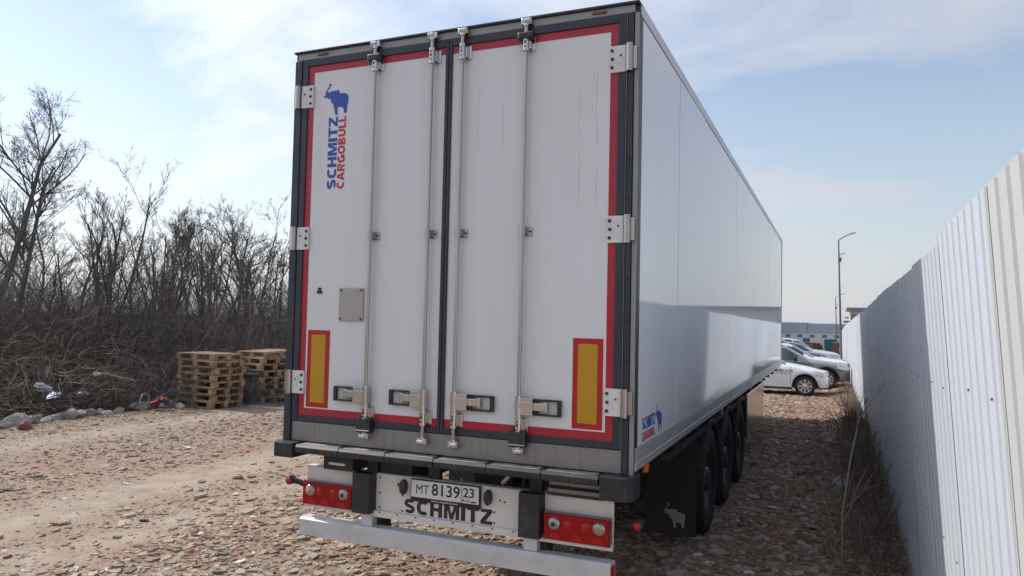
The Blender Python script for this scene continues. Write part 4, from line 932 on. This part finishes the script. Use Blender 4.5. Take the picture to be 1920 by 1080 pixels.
cb_ = empty('shed', (4.9, 52, float(ground_base(4.9, 52))), 0, 'white shed with a flat grey roof peeping over the fence beside the lamp post', 'shed')
MB().box(-1.5, 6, -2, 3, 0, 3.75).build('wall', mat('shed_white', (0.58, 0.58, 0.57), 0.6, 0, 0.1, 1), cb_)
MB().box(-1.75, 6.3, -2.3, 3.3, 3.75, 3.92).build('roof', mat('shed_roof', (0.25, 0.25, 0.26), 0.6), cb_)
MB().box(-1.52, -1.15, -2.06, -1.97, 2.3, 3.5).build('post', mat('shed_trim', (0.30, 0.24, 0.15), 0.6), cb_)
MB().box(-1.95, -1.55, -2.2, -1.9, 2.9, 3.05).box(-1.85, -1.6, -2.2, -1.9, 3.2, 3.3).build('bracket', mat('shed_trim', (0, 0, 0)), cb_)
tk = empty('container', (2.0, 100, float(ground_base(2.0, 100))), 0, 'small teal metal container at the far end of the lane', 'container')
MB().box(-0.75, 0.75, -2, 2, 0.15, 1.75).build('body', mat('teal', (0.04, 0.13, 0.14), 0.7), tk, 0.04)
for k in range(9): MB().box(-0.7 + k * 0.165, -0.65 + k * 0.165, -2.03, -1.99, 0.3, 1.65).build('rib', mat('teal2', (0.025, 0.16, 0.18), 0.5), tk)
rust = mat('rusty_metal', (0.15, 0.085, 0.06), 0.8, 0.1, 0.35, 1.2); g = np.random.default_rng(77)
LBL = ['rust-brown scrap stack behind the cars, leftmost of the scrap', 'low rusty scrap heap in the middle behind the cars', 'rusty brown metal box at the end of the fence', 'dark brown scrap stack left of the teal container']
for i, (x, y, w_, h_) in enumerate(((-6.5, 92, 2.6, 1.3), (-3.0, 96, 3.0, 1.0), (2.75, 78, 0.5, 1.5), (-0.6, 104, 1.8, 1.2))):
    t = empty('scrap_stack', (x, y, float(ground_base(x, y))), 0, LBL[i], 'scrap', 'rusty scrap beyond the cars')
    for k in range(5): MB().box(-w_ + g.uniform(0, .5), w_ - g.uniform(0, .5), -1, 1, k * h_ / 5, (k + 0.85) * h_ / 5).build('beam', rust, t)
gp = np.random.default_rng(3); vs = []; n = 22
u, v = np.meshgrid(np.linspace(-1, 1, n), np.linspace(-1, 1, n), indexing='ij'); rr_ = np.hypot(u, v)
hz_ = np.clip(1 - rr_ ** 1.3, 0, None) * 1.15 + 0.15 * (fbm(u * 6 + 9, v * 6, 8) - 0.4) * (rr_ < 1)
i_, j_ = np.meshgrid(np.arange(n - 1), np.arange(n - 1), indexing='ij'); q0 = (i_ * n + j_).ravel()
pile = link('gravel_pile', np_mesh('gravel_pile', np.stack([u * 1.5, v * 5.0, hz_ - 0.05], -1).reshape(-1, 3), np.stack([q0, q0 + n, q0 + n + 1, q0 + 1], -1), mat('gravel_grey', (0.13, 0.12, 0.115), 0.95, 0, 0.5, 9, bump=0.8, bscale=14, bdist=0.06), True))
pile.location = (1.75, 46, float(ground_base(1.75, 46))); set_props(pile, 'dark grey gravel heap against the fence behind the parked cars', 'gravel heap')
# low building on the other side of the fence: it shows only as a reflection in the trailer's side
sb = empty('yard_building', (17, 46, 0), 0, 'long low grey building behind the fence, mirrored in the trailer side', 'building')
MB().box(-5, 5, -20, 45, -1, 2.9).build('wall', mat('yard_wall', (0.58, 0.60, 0.63), 0.6), sb)
MB().box(-5.4, 5.4, -20.4, 45.4, 2.9, 3.15).build('roof', mat('yard_roof', (0.22, 0.24, 0.27), 0.6), sb)
for k in range(10): MB().box(-5.06, -4.95, -17 + k * 6, -14 + k * 6, 1.2, 2.4).build('window', bl3, sb)
tw = MB()
for x in (-0.7, 0.7): tw.box(x - 0.08, x + 0.08, -0.08, 0.08, 0, 1.8)
for z in (0.3, 1.0, 1.6): tw.box(-1.4, 1.4, -0.1, 0.1, z, z + 0.16)
twp = tw.build('roof_frame', mat('yard_roof', (0, 0, 0)), sb); twp.location = (-4, -12, 3.15); twp.rotation_euler = (0, 0, R(90))

# ------------------------------------------------------------------ pallets
wood = mat('pallet_wood', (0.29, 0.195, 0.115), 0.8, 0, 0.25, 5, (1, 8, 8), rand=0.4, dirt=(0.30, 0.23, 0.16), dirt_amt=0.4, dirt_scale=2)
def pallet_parts():
    P = []
    for y in (-0.34, -0.17, 0, 0.17, 0.34): P.append(('deck_board', (1.2, 0.12, 0.021), (0, y, 0.133)))
    for x in (-0.54, 0, 0.54): P.append(('cross_board', (0.13, 0.8, 0.021), (x, 0, 0.1115)))
    for x in (-0.54, 0, 0.54):
        for y in (-0.345, 0, 0.345): P.append(('block', (0.13, 0.11, 0.078), (x, y, 0.0615)))
    for y in (-0.345, 0, 0.345): P.append(('base_board', (1.2, 0.11, 0.021), (0, y, 0.0115)))
    return P
pp_ = [(nm, MB().box(-a / 2, a / 2, -b / 2, b / 2, -c / 2, c / 2).mesh(nm, wood), loc) for nm, (a, b, c), loc in pallet_parts()]
def pallet(x, y, z, rz, label, group, tilt=(0, 0)):
    t = empty('wooden_pallet', (x, y, z), rz, label, 'pallet', group); t.rotation_euler = (tilt[0], tilt[1], rz)
    for nm, me, loc in pp_:
        o = link(nm, me, t); o.location = (loc[0] + random.gauss(0, 0.004), loc[1] + random.gauss(0, 0.004), loc[2]); o.rotation_euler = (0, 0, random.gauss(0, 0.006))
ORD = ['bottom', 'second from the bottom', 'third from the bottom', 'fourth from the bottom', 'fifth from the bottom', 'sixth from the bottom', 'second from the top', 'top']
g = np.random.default_rng(15)
for k in range(8):
    pallet(-10.32 + g.normal(0, 0.018), 8.22 + g.normal(0, 0.018), 0.015 + k * 0.1455, R(-7) + g.normal(0, 0.02), f'wooden pallet, {ORD[k]} of the left, straighter stack', 'pallets in the left stack')
for k in range(8):
    pallet(-10.20 + 0.012 * k + g.normal(0, 0.02), 9.70 + g.normal(0, 0.02), 0.03 + k * 0.1465, R(-16) + g.normal(0, 0.035), f'wooden pallet, {ORD[k]} of the right, leaning stack', 'pallets in the right stack', (R(1.2 + 0.25 * k), R(-0.6 * k * 0.35)))
t = empty('refuse_bin', (-9.86, 8.98, 0.0), R(-8), 'dark grey plastic bin standing between the two pallet stacks', 'bin')
MB().prism([(-0.13, 0), (0.13, 0), (0.16, 0.66), (-0.16, 0.66)], lambda u, v, k: (u, -0.10 + 0.2 * k, v)).build('body', mat('bin_grey', (0.05, 0.055, 0.07), 0.6), t, 0.02)
MB().box(-0.17, 0.17, -0.115, 0.115, 0.66, 0.70).build('lid', mat('bin_grey', (0, 0, 0)), t, 0.01)

# ------------------------------------------------------------------ row of stones and rubble blocks at the edge of the yard
stone_m = [mat('stone_grey', (0.33, 0.31, 0.285), 0.9, 0, 0.25, 6, bump=0.5, bscale=9), mat('stone_pale', (0.44, 0.41, 0.37), 0.9, 0, 0.2, 6, bump=0.5, bscale=9), mat('stone_brick', (0.22, 0.10, 0.07), 0.9, 0, 0.25, 6, bump=0.5, bscale=9)]
SN = [(30, 795, .20, 0, 'round grey boulder at the far left of the stone row'), (48, 805, .13, 2, 'red-brown brick lump in front of the round grey boulder'), (6, 800, .12, 0, 'small grey stone at the left edge of the picture'), (45, 785, .14, 1, 'pale concrete lump between the boulder and the flat slab'), (70, 783, .16, 1, 'pale flat slab right of the red-brown brick lump'),
      (105, 783, .17, 0, 'flat grey concrete slab in the stone row'), (130, 785, .15, 1, 'pale square block right of the flat grey slab'), (147, 783, .14, 0, 'rounded grey stone in the middle of the stone row'), (168, 772, .16, 0, 'blue-grey slab tipped against the brush'), (190, 771, .13, 1, 'yellowish stone right of the blue-grey slab'),
      (203, 777, .10, 1, 'small pale stone near the yellowish one'), (260, 768, .17, 0, 'low grey stone near the white ring'), (322, 762, .17, 0, 'grey block left of the pallet stack'), (337, 767, .13, 1, 'pale concrete chunk at the foot of the pallet stack'), (272, 766, .11, 1, 'small pale stone near the teal pot'), (305, 766, .09, 1, 'little whitish stone between the teal pot and the pallets'), (222, 774, .10, 0, 'dark grey stone lying near the brush edge'), (88, 790, .09, 1, 'small whitish stone below the flat slabs')]
def ray_ground(px, py, z0=0.0):
    d = [cf[i] + cr[i] * (px - 960) / 1395.1 - cu[i] * (py - 540) / 1395.1 for i in range(3)]; t = (z0 - 2.0519) / d[2]
    return 2.3842 + d[0] * t, -4.3637 + d[1] * t
import bmesh
for i, (px, py, s_, mi, lab) in enumerate(SN):
    bm = bmesh.new(); bmesh.ops.create_icosphere(bm, subdivisions=2, radius=1); g = np.random.default_rng(300 + i)
    nrm = [Vector(g.normal(size=3)).normalized() for _ in range(9)]; cut = g.uniform(0.38, 0.75, 9)
    for v in bm.verts:
        for nn, cc in zip(nrm, cut):
            d_ = v.co.dot(nn)
            if d_ > cc: v.co -= nn * (d_ - cc)
        v.co += v.co.normalized() * g.normal(0, 0.025)
    me = bpy.data.meshes.new('stone_block'); bm.to_mesh(me); bm.free(); me.materials.append(stone_m[mi])
    x, y = ray_ground(px, py); o = link('stone_block', me); o.scale = (s_ * 1.35, s_ * 1.1, s_ * 0.85); o.rotation_euler = (0, 0, g.uniform(0, 6.28)); o.location = (x, y, float(ground_z(x, y)) + s_ * 0.42)
    set_props(o, lab, 'stone', 'stones along the edge of the brush')

# ------------------------------------------------------------------ bare trees and brush
bark = attr_mat('bark', [(0.0, (0.10, 0.088, 0.082)), (0.5, (0.155, 0.135, 0.125)), (1.0, (0.23, 0.20, 0.178))], 0.9, grain=0.3, gscale=12, bump=0.3)  # bark tones lightened to stand in for glare over the wood
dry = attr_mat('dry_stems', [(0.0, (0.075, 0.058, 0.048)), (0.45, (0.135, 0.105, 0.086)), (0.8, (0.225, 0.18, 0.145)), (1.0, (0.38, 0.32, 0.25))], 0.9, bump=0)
def unit(v): return v / (np.linalg.norm(v, axis=-1, keepdims=True) + 1e-9)
def grow(parent, prad, nper, t0, ang, lenf, P, g, up=0.25, wob=0.12, rf=0.55, lo=0.45):
    """children for every parent polyline: (N*nper, P, 3) curves and radii"""
    N_, Q, _ = parent.shape; n = N_ * nper
    idx = np.repeat(np.arange(N_), nper); t = g.uniform(t0, 1.0, n) * (Q - 1.001); i = t.astype(int); f = (t - i)[:, None]
    p = parent[idx, i] * (1 - f) + parent[idx, i + 1] * f; tan = unit(parent[idx, i + 1] - parent[idx, i])
    plen = np.linalg.norm(np.diff(parent, axis=1), axis=2).sum(1)[idx]
    r0 = (prad[idx, i] * (1 - f[:, 0]) + prad[idx, i + 1] * f[:, 0]) * rf
    rnd = unit(g.normal(size=(n, 3))); side_ = unit(rnd - tan * (rnd * tan).sum(1, keepdims=True))
    a = np.abs(g.normal(ang, ang * 0.25, n))[:, None]
    d = unit(tan * np.cos(a) + side_ * np.sin(a) + np.array([0, 0, up]))
    ln = plen * lenf * g.uniform(lo, 1.15, n) * (1.15 - 0.55 * t / (Q - 1))
    pts = np.empty((n, P, 3)); pts[:, 0] = p
    for k in range(1, P):
        d = unit(d + g.normal(0, wob, (n, 3)) + np.array([0, 0, up * 0.22])); pts[:, k] = pts[:, k - 1] + d * (ln / (P - 1))[:, None]
    rad = r0[:, None] * np.linspace(1, 0.45, P)[None]
    return pts, rad
def tree_meshes(seed, h, r, stems=1, lean=(0, 0), n1=9, spread=0.65, n2=7, n3=6, n4=4, up=0.22, tmin=0.0032, first=0.28):
    g = np.random.default_rng(seed); P = 7
    d = unit(np.array([[lean[0], lean[1], 1.0]]) + (g.normal(0, 0.16 if stems > 1 else 0.03, (stems, 3)))); tr_ = np.zeros((stems, P, 3)); tr_[:, 0] = g.normal(0, 0.10 if stems > 1 else 0, (stems, 3)) * np.array([1, 1, 0])
    hs = h * g.uniform(0.62, 0.85, stems)
    for k in range(1, P):
        d = unit(d + g.normal(0, 0.11, (stems, 3)) + np.array([0, 0, 0.05])); tr_[:, k] = tr_[:, k - 1] + d * (hs / (P - 1))[:, None]
    trr = r * np.linspace(1, 0.30, P)[None] * g.uniform(0.7, 1.1, (stems, 1))
    l1, r1 = grow(tr_, trr, n1, first, spread, 0.55, 6, g, up, 0.14, 0.5)
    l2, r2 = grow(l1, r1, n2, 0.22, 0.62, 0.52, 5, g, up, 0.16, 0.5)
    l3, r3 = grow(l2, r2, n3, 0.20, 0.60, 0.54, 4, g, up * 0.8, 0.18, 0.55)
    l4, r4 = grow(l3, r3, n4, 0.15, 0.55, 0.62, 3, g, up * 0.7, 0.2, 0.7)
    for q in (r2, r3, r4): np.maximum(q, tmin, out=q)
    a = cat_mesh([np_tubes(tr_, trr, 8), np_tubes(l1, np.maximum(r1, 0.008), 6)]); b = cat_mesh([np_tubes(l2, r2, 4), np_tubes(l3, r3, 3), np_tubes(l4, r4 * 0.85, 3)])
    tb = np_mesh('trunk', a[0], a[1], bark, True, np.full(len(a[0]), g.uniform(0.2, 0.6))); cr_ = np_mesh('crown', b[0], b[1], bark, True, np.repeat(g.uniform(0.1, 0.9, (len(b[0]) + 11) // 12), 12)[:len(b[0])])
    return tb, cr_
def polar(px, dist):
    a = R(-23.43) + math.atan((px - 960) / 1395.1); return 2.384 + dist * math.sin(a), -4.364 + dist * math.cos(a)
PROT = [tree_meshes(1, 7.6, 0.105, 1, (0.10, 0.12), 13, 0.85, 9, 7, 4, 0.10, first=0.32),      # tall, leaning, spreading crown
        tree_meshes(2, 5.6, 0.060, 7, (0, 0), 6, 0.5, 6, 5, 4, 0.30, first=0.18),              # dense multi-stem
        tree_meshes(3, 5.2, 0.075, 2, (0.12, 0.1), 8, 0.8, 7, 5, 4, 0.10, first=0.35),         # crooked
        tree_meshes(4, 4.6, 0.048, 5, (0, 0), 6, 0.55, 6, 5, 4, 0.25, first=0.12),
        tree_meshes(5, 6.4, 0.080, 2, (-0.05, 0.05), 9, 0.6, 7, 6, 4, 0.2, first=0.25),
        tree_meshes(6, 4.0, 0.042, 7, (0, 0), 5, 0.6, 6, 5, 4, 0.2, first=0.10)]
TR = [(-30, 24, 0, 1.0, 10, 'tall bare tree reaching in from the left edge of the picture'), (22, 24.5, 0, 0.88, 60, 'tall dark-trunked bare tree near the left edge, branches spreading right'),
      (100, 23, 2, 0.66, 0, 'leaning bare tree with a slanting trunk left of the dense one'), (205, 23.5, 1, 0.92, 30, 'dense many-stemmed bare tree, the bushiest in the middle of the wood'),
      (262, 24, 4, 0.58, 120, 'bare tree right behind the dense many-stemmed one'), (318, 25, 3, 1.0, 200, 'low bare tree where the treeline dips right of the dense one'),
      (365, 25, 3, 0.98, 80, 'thin-stemmed low bare tree above the left pallet stack'), (425, 24, 2, 0.98, 25, 'crooked bare tree with an open crown left of the trailer'),
      (478, 26, 5, 1.22, 150, 'bushy bare tree between the crooked one and the trailer'), (520, 25, 3, 0.98, 300, 'bare tree partly hidden behind the trailer edge'),
      (150, 26, 4, 0.66, 230, 'slim bare tree in the gap left of the dense one'), (60, 28, 4, 0.75, 310, 'bare tree seen through the branches of the tall dark-trunked one'),
      (-85, 24, 4, 0.85, 190, 'bare tree just outside the left edge beside the tall one'), (570, 27, 2, 1.0, 100, 'bare tree hidden behind the trailer beside the treeline'),
      (295, 29, 1, 0.85, 250, 'broad bare tree standing back in the treeline dip'), (395, 29, 1, 0.88, 10, 'bare tree standing back behind the crooked one'), (455, 30, 4, 0.85, 10, 'upright bare tree standing back left of the trailer')]
for px, dist, k, s_, rz, lab in TR:
    x, y = polar(px, dist); t = empty('bare_tree', (x, y, float(ground_base(x, y)) - 0.05), R(rz), lab, 'tree', 'bare trees of the wood on the left')
    t.scale = (s_, s_, s_); link('trunk', PROT[k][0], t); link('crown', PROT[k][1], t)
# thicket between and behind the trees
def thicket(n, seed, d0, d1, p0, p1, h0, h1, rad, ntw, lean=0.22):
    g = np.random.default_rng(seed); dist = g.uniform(d0, d1, n); a = R(-23.43) + np.arctan((g.uniform(p0, p1, n) - 960) / 1395.1)
    x, y = 2.384 + dist * np.sin(a), -4.364 + dist * np.cos(a); z = ground_base(x, y) - 0.05
    cl = 0.55 + 0.9 * fbm(x * 0.45, y * 0.45, 15)
    h = g.uniform(h0, h1, n) * cl; d = unit(np.stack([g.normal(0, lean, n), g.normal(0, lean, n), np.ones(n)], -1)); P = 5
    pts = np.empty((n, P, 3)); pts[:, 0] = np.stack([x, y, z], -1)
    for k in range(1, P): d = unit(d + g.normal(0, 0.14, (n, 3))); pts[:, k] = pts[:, k - 1] + d * (h / (P - 1))[:, None]
    rr = g.uniform(rad * 0.5, rad * 1.4, (n, 1)) * np.linspace(1, 0.35, P)[None]
    c, cr2 = grow(pts, rr, ntw, 0.12, 0.7, 0.42, 4, g, 0.12, 0.22, 0.6)
    c2, cr3 = grow(c, cr2, 2, 0.2, 0.6, 0.55, 3, g, 0.1, 0.2, 0.7)
    A = [np_tubes(pts, rr, 3), np_tubes(c, np.maximum(cr2, 0.003), 3), np_tubes(c2, np.maximum(cr3, 0.0025), 3)]
    att = np.concatenate([np.repeat(g.uniform(0, 1, len(p_)) ** 1.5, p_.shape[1] * 3) for p_ in (pts, c, c2)])
    return (*cat_mesh(A), att)
def stuff_obj(name, v, f, att, M, label, cat_):
    o = link(name, np_mesh(name, v, f, M, True, att)); set_props(o, label, cat_, kind='stuff'); return o
a1 = thicket(2000, 21, 20, 42, -220, 880, 1.4, 3.0, 0.010, 10, 0.3); a2 = thicket(3200, 22, 17.5, 25, -220, 880, 0.5, 1.3, 0.007, 6, 0.6)
v, f = cat_mesh([(a1[0], a1[1]), (a2[0], a2[1])])
stuff_obj('thicket', v, f, np.concatenate([a1[2] * 0.9, a2[2]]), bark, 'dense tangle of bare saplings and undergrowth under the trees', 'undergrowth')
# tangled vines and dead stalks on the bank
g = np.random.default_rng(33); n = 15000
yy = g.uniform(-3, 24, n); bx_ = bank_edge(yy); xx = bx_ - 0.15 - g.uniform(0, 1, n) ** 0.8 * 5.5; keep = ~((yy > 7.5) & (yy < 10.6) & (xx > -11.1)); xx, yy = xx[keep], yy[keep]; n = len(xx)
zz_ = ground_base(xx, yy) + g.uniform(0, 1, n) ** 1.3 * 0.95
az = g.uniform(0, 6.28, n); el = g.normal(0.25, 0.5, n); d = np.stack([np.cos(az) * np.cos(el), np.sin(az) * np.cos(el), np.sin(el)], -1); P = 6; ln = g.uniform(0.25, 1.1, n)
pts = np.empty((n, P, 3)); pts[:, 0] = np.stack([xx, yy, zz_], -1)
for k in range(1, P): d = unit(d + g.normal(0, 0.28, (n, 3)) + np.array([0, 0, -0.10])); pts[:, k] = pts[:, k - 1] + d * (ln / (P - 1))[:, None]
pts[:, :, 2] = np.maximum(pts[:, :, 2], ground_base(pts[:, :, 0], pts[:, :, 1]) + 0.005)
rr = g.uniform(0.003, 0.010, (n, 1)) * np.linspace(1, 0.5, P)[None]
c, cr2 = grow(pts, rr, 2, 0.1, 0.7, 0.5, 3, g, 0.0, 0.25, 0.7)
v, f = cat_mesh([np_tubes(pts, rr, 3), np_tubes(c, np.maximum(cr2, 0.002), 3)])
stuff_obj('brush', v, f, np.concatenate([np.repeat(g.uniform(0.15, 1, len(p_)) ** 0.9, p_.shape[1] * 3) for p_ in (pts, c)]), dry, 'heap of dead vines and brush on the bank behind the stones', 'brush')
# litter caught in the brush
def crumple(name, px, py, zc, s_, M, label, seed, flat=0.5):
    bm = bmesh.new(); bmesh.ops.create_icosphere(bm, subdivisions=3, radius=1); g = np.random.default_rng(seed)
    for v in bm.verts:
        q = v.co * 3.6; nz = float(fbm(q.x + q.z * 1.7 + seed, q.y - q.z, seed, 3)); v.co *= 0.25 + 1.5 * nz ** 1.3
        v.co.z *= flat
    me = bpy.data.meshes.new(name); bm.to_mesh(me); bm.free(); me.materials.append(M)
    x, y = ray_ground(px, py, zc); o = link(name, me); o.location = (x, y, zc); o.scale = (s_ * 1.5, s_ * 1.1, s_); o.rotation_euler = (g.uniform(-.4, .4), g.uniform(-.4, .4), g.uniform(0, 6))
    return set_props(o, label, 'litter', 'litter in the brush')
film = mat('plastic_film', (0.36, 0.37, 0.39), 0.35, 0, 0.15, 9)
crumple('plastic_bag', 82, 727, 0.55, 0.14, film, 'crumpled whitish plastic sheet hanging in the brush', 3)
crumple('plastic_bag', 100, 742, 0.42, 0.13, mat('film_blue', (0.22, 0.26, 0.36), 0.3, 0, 0.2, 9), 'bluish plastic bag in the brush below the whitish sheet', 4)
crumple('plastic_bag', 155, 738, 0.40, 0.09, film, 'small pale plastic scrap in the middle of the brush', 5)
crumple('paper_scrap', 182, 701, 0.75, 0.08, film, 'tiny white scrap high in the brush', 6)
crumple('cloth_rag', 297, 751, 0.22, 0.15, mat('rag_red', (0.22, 0.025, 0.03), 0.8), 'red rag lying left of the pallets', 7, 0.35)
crumple('cloth_rag', 314, 733, 0.36, 0.11, mat('rag_blue', (0.05, 0.11, 0.30), 0.8), 'blue rag on the brush left of the pallets', 8, 0.4)
x, y = ray_ground(302, 763); o = MB().lathe([(0.0, 0), (0.09, 0), (0.13, 0.13), (0.14, 0.135), (0.12, 0.13), (0.08, 0.02), (0, 0.02)], (0, 0, 0), (0, 0, 1), 16).build('plant_pot', mat('pot_teal', (0.13, 0.27, 0.26), 0.6), None); o.location = (x, y, 0.03); set_props(o, 'small teal plastic pot at the edge of the brush', 'pot')
x, y = ray_ground(270, 764); ring = [(0.02 * math.sin(3 * t), 0.12 * math.cos(t), 0.14 + 0.15 * math.sin(t)) for t in np.linspace(0, 2 * math.pi, 17)]
o = MB().tube(ring, 0.022, 6).build('plastic_ring', mat('ring_white', (0.62, 0.62, 0.6), 0.6), None); o.location = (x, y, 0); set_props(o, 'white plastic ring standing at the edge of the brush', 'ring')
x, y = ray_ground(303, 694, 0.62); o = MB().box(-0.035, 0.035, -0.012, 0.012, -0.3, 0.22).build('wooden_stake', mat('stake', (0.42, 0.33, 0.23), 0.8, 0, 0.2, 6), None); o.location = (x, y, 0.62); set_props(o, 'short pale upright board sticking out of the brush', 'board')

# weeds along the foot of the fence
def weed(name, x, y, h, n0, seed, label, group, rad=0.006, att=0.85, sp=0.3, n1=5, n2=3):
    g = np.random.default_rng(seed); P = 7; d = unit(np.stack([g.normal(-0.05, sp, n0), g.normal(0, sp, n0), np.ones(n0)], -1)); pts = np.zeros((n0, P, 3)); pts[:, 0, :2] = g.normal(0, 0.04, (n0, 2)); hh = h * g.uniform(0.5, 1.05, n0)
    hh[0] = h
    for k in range(1, P): d = unit(d + g.normal(0, 0.09, (n0, 3))); pts[:, k] = pts[:, k - 1] + d * (hh / (P - 1))[:, None]
    rr = g.uniform(rad * 0.7, rad * 1.1, (n0, 1)) * np.linspace(1, 0.4, P)[None]
    c, r2 = grow(pts, rr, n1, 0.2, 0.75, 0.42, 5, g, 0.15, 0.14, 0.7); c2, r3 = grow(c, r2, n2, 0.2, 0.6, 0.5, 4, g, 0.1, 0.16, 0.7)
    v, f = cat_mesh([np_tubes(pts, rr, 5), np_tubes(c, r2, 4), np_tubes(c2, np.maximum(r3, 0.0012), 3)])
    t = empty(name, (x, y, float(ground_base(x, y)) - 0.02), 0, label, 'weed', group)
    k1 = n0 * P * 5
    v1, f1 = np_tubes(pts, rr, 5); v2, f2 = cat_mesh([np_tubes(c, r2, 4), np_tubes(c2, np.maximum(r3, 0.0012), 3)])
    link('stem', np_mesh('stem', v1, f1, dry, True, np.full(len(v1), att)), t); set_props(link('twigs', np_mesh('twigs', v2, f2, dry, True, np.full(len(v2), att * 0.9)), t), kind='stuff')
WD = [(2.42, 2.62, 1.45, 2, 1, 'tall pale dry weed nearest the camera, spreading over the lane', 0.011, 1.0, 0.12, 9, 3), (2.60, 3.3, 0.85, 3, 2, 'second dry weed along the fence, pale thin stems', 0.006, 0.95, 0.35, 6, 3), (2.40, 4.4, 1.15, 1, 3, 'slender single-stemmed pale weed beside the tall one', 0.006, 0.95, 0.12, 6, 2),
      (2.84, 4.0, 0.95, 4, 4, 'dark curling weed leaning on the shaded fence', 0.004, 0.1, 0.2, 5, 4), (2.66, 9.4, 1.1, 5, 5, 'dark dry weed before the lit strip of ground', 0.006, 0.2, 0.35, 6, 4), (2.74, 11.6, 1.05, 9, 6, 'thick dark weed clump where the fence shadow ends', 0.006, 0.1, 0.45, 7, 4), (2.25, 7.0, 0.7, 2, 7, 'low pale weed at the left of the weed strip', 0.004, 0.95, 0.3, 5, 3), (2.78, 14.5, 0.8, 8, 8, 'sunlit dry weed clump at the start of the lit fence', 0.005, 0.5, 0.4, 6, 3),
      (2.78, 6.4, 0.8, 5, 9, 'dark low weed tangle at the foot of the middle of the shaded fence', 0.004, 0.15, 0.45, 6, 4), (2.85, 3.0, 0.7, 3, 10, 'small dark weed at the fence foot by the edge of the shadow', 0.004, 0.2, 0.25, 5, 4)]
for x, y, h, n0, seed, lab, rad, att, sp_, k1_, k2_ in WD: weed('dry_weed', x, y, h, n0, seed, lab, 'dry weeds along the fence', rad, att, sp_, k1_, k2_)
g = np.random.default_rng(44); n = 1150
yy = np.where(g.uniform(0, 1, n) < 0.6, g.normal(11, 2.2, n), g.uniform(2.9, 26, n)); xx = 2.86 + 0.006 * yy - np.abs(g.normal(0, 0.16, n)); zz_ = ground_base(xx, yy); d = unit(np.stack([g.normal(-0.2, 0.6, n), g.normal(0, 0.6, n), np.ones(n)], -1)); P = 5; ln = g.uniform(0.10, 0.40, n) * (0.5 + fbm(xx, yy * 0.7, 6))
pts = np.empty((n, P, 3)); pts[:, 0] = np.stack([xx, yy, zz_], -1)
for k in range(1, P): d = unit(d + g.normal(0, 0.2, (n, 3))); pts[:, k] = pts[:, k - 1] + d * (ln / (P - 1))[:, None]
rr = g.uniform(0.002, 0.005, (n, 1)) * np.linspace(1, 0.5, P)[None]; c, cr2 = grow(pts, rr, 4, 0.1, 0.7, 0.4, 3, g, 0.1, 0.25, 0.7)
v, f = cat_mesh([np_tubes(pts, rr, 3), np_tubes(c, np.maximum(cr2, 0.0016), 3)])
stuff_obj('low_weeds', v, f, np.concatenate([np.repeat(g.uniform(0, 1, len(p_)) ** 0.8 * 0.95, p_.shape[1] * 3) for p_ in (pts, c)]), dry, 'low tangle of dead weeds along the foot of the fence', 'weeds')
g = np.random.default_rng(46); n = 420                # paler taller stalks in the near part
yy = g.uniform(2.2, 8.5, n); xx = 2.9 - np.abs(g.normal(0, 0.30, n)); zz_ = ground_base(xx, yy); d = unit(np.stack([g.normal(-0.1, 0.5, n), g.normal(0, 0.5, n), np.ones(n)], -1)); ln = g.uniform(0.2, 0.75, n)
pts = np.empty((n, P, 3)); pts[:, 0] = np.stack([xx, yy, zz_], -1)
for k in range(1, P): d = unit(d + g.normal(0, 0.22, (n, 3))); pts[:, k] = pts[:, k - 1] + d * (ln / (P - 1))[:, None]
rr = g.uniform(0.0018, 0.004, (n, 1)) * np.linspace(1, 0.5, P)[None]; c, cr2 = grow(pts, rr, 5, 0.1, 0.7, 0.45, 4, g, 0.1, 0.25, 0.7)
v, f = cat_mesh([np_tubes(pts, rr, 3), np_tubes(c, np.maximum(cr2, 0.0014), 3)])
stuff_obj('dry_stalks', v, f, np.concatenate([np.repeat(g.uniform(0.3, 1, len(p_)), p_.shape[1] * 3) for p_ in (pts, c)]), dry, 'thin straw-coloured stalks at the near end of the fence', 'weeds')
def bag(px, py, s_, label, seed):
    o = crumple('plastic_bag', px, py, 0.14, s_, film, label, seed); o['group'] = 'litter by the fence'
bag(1600, 872, 0.16, 'crumpled grey-white plastic sheet at the foot of the shaded fence', 12); bag(1575, 905, 0.10, 'small pale plastic lump below the grey-white sheet by the fence', 13)
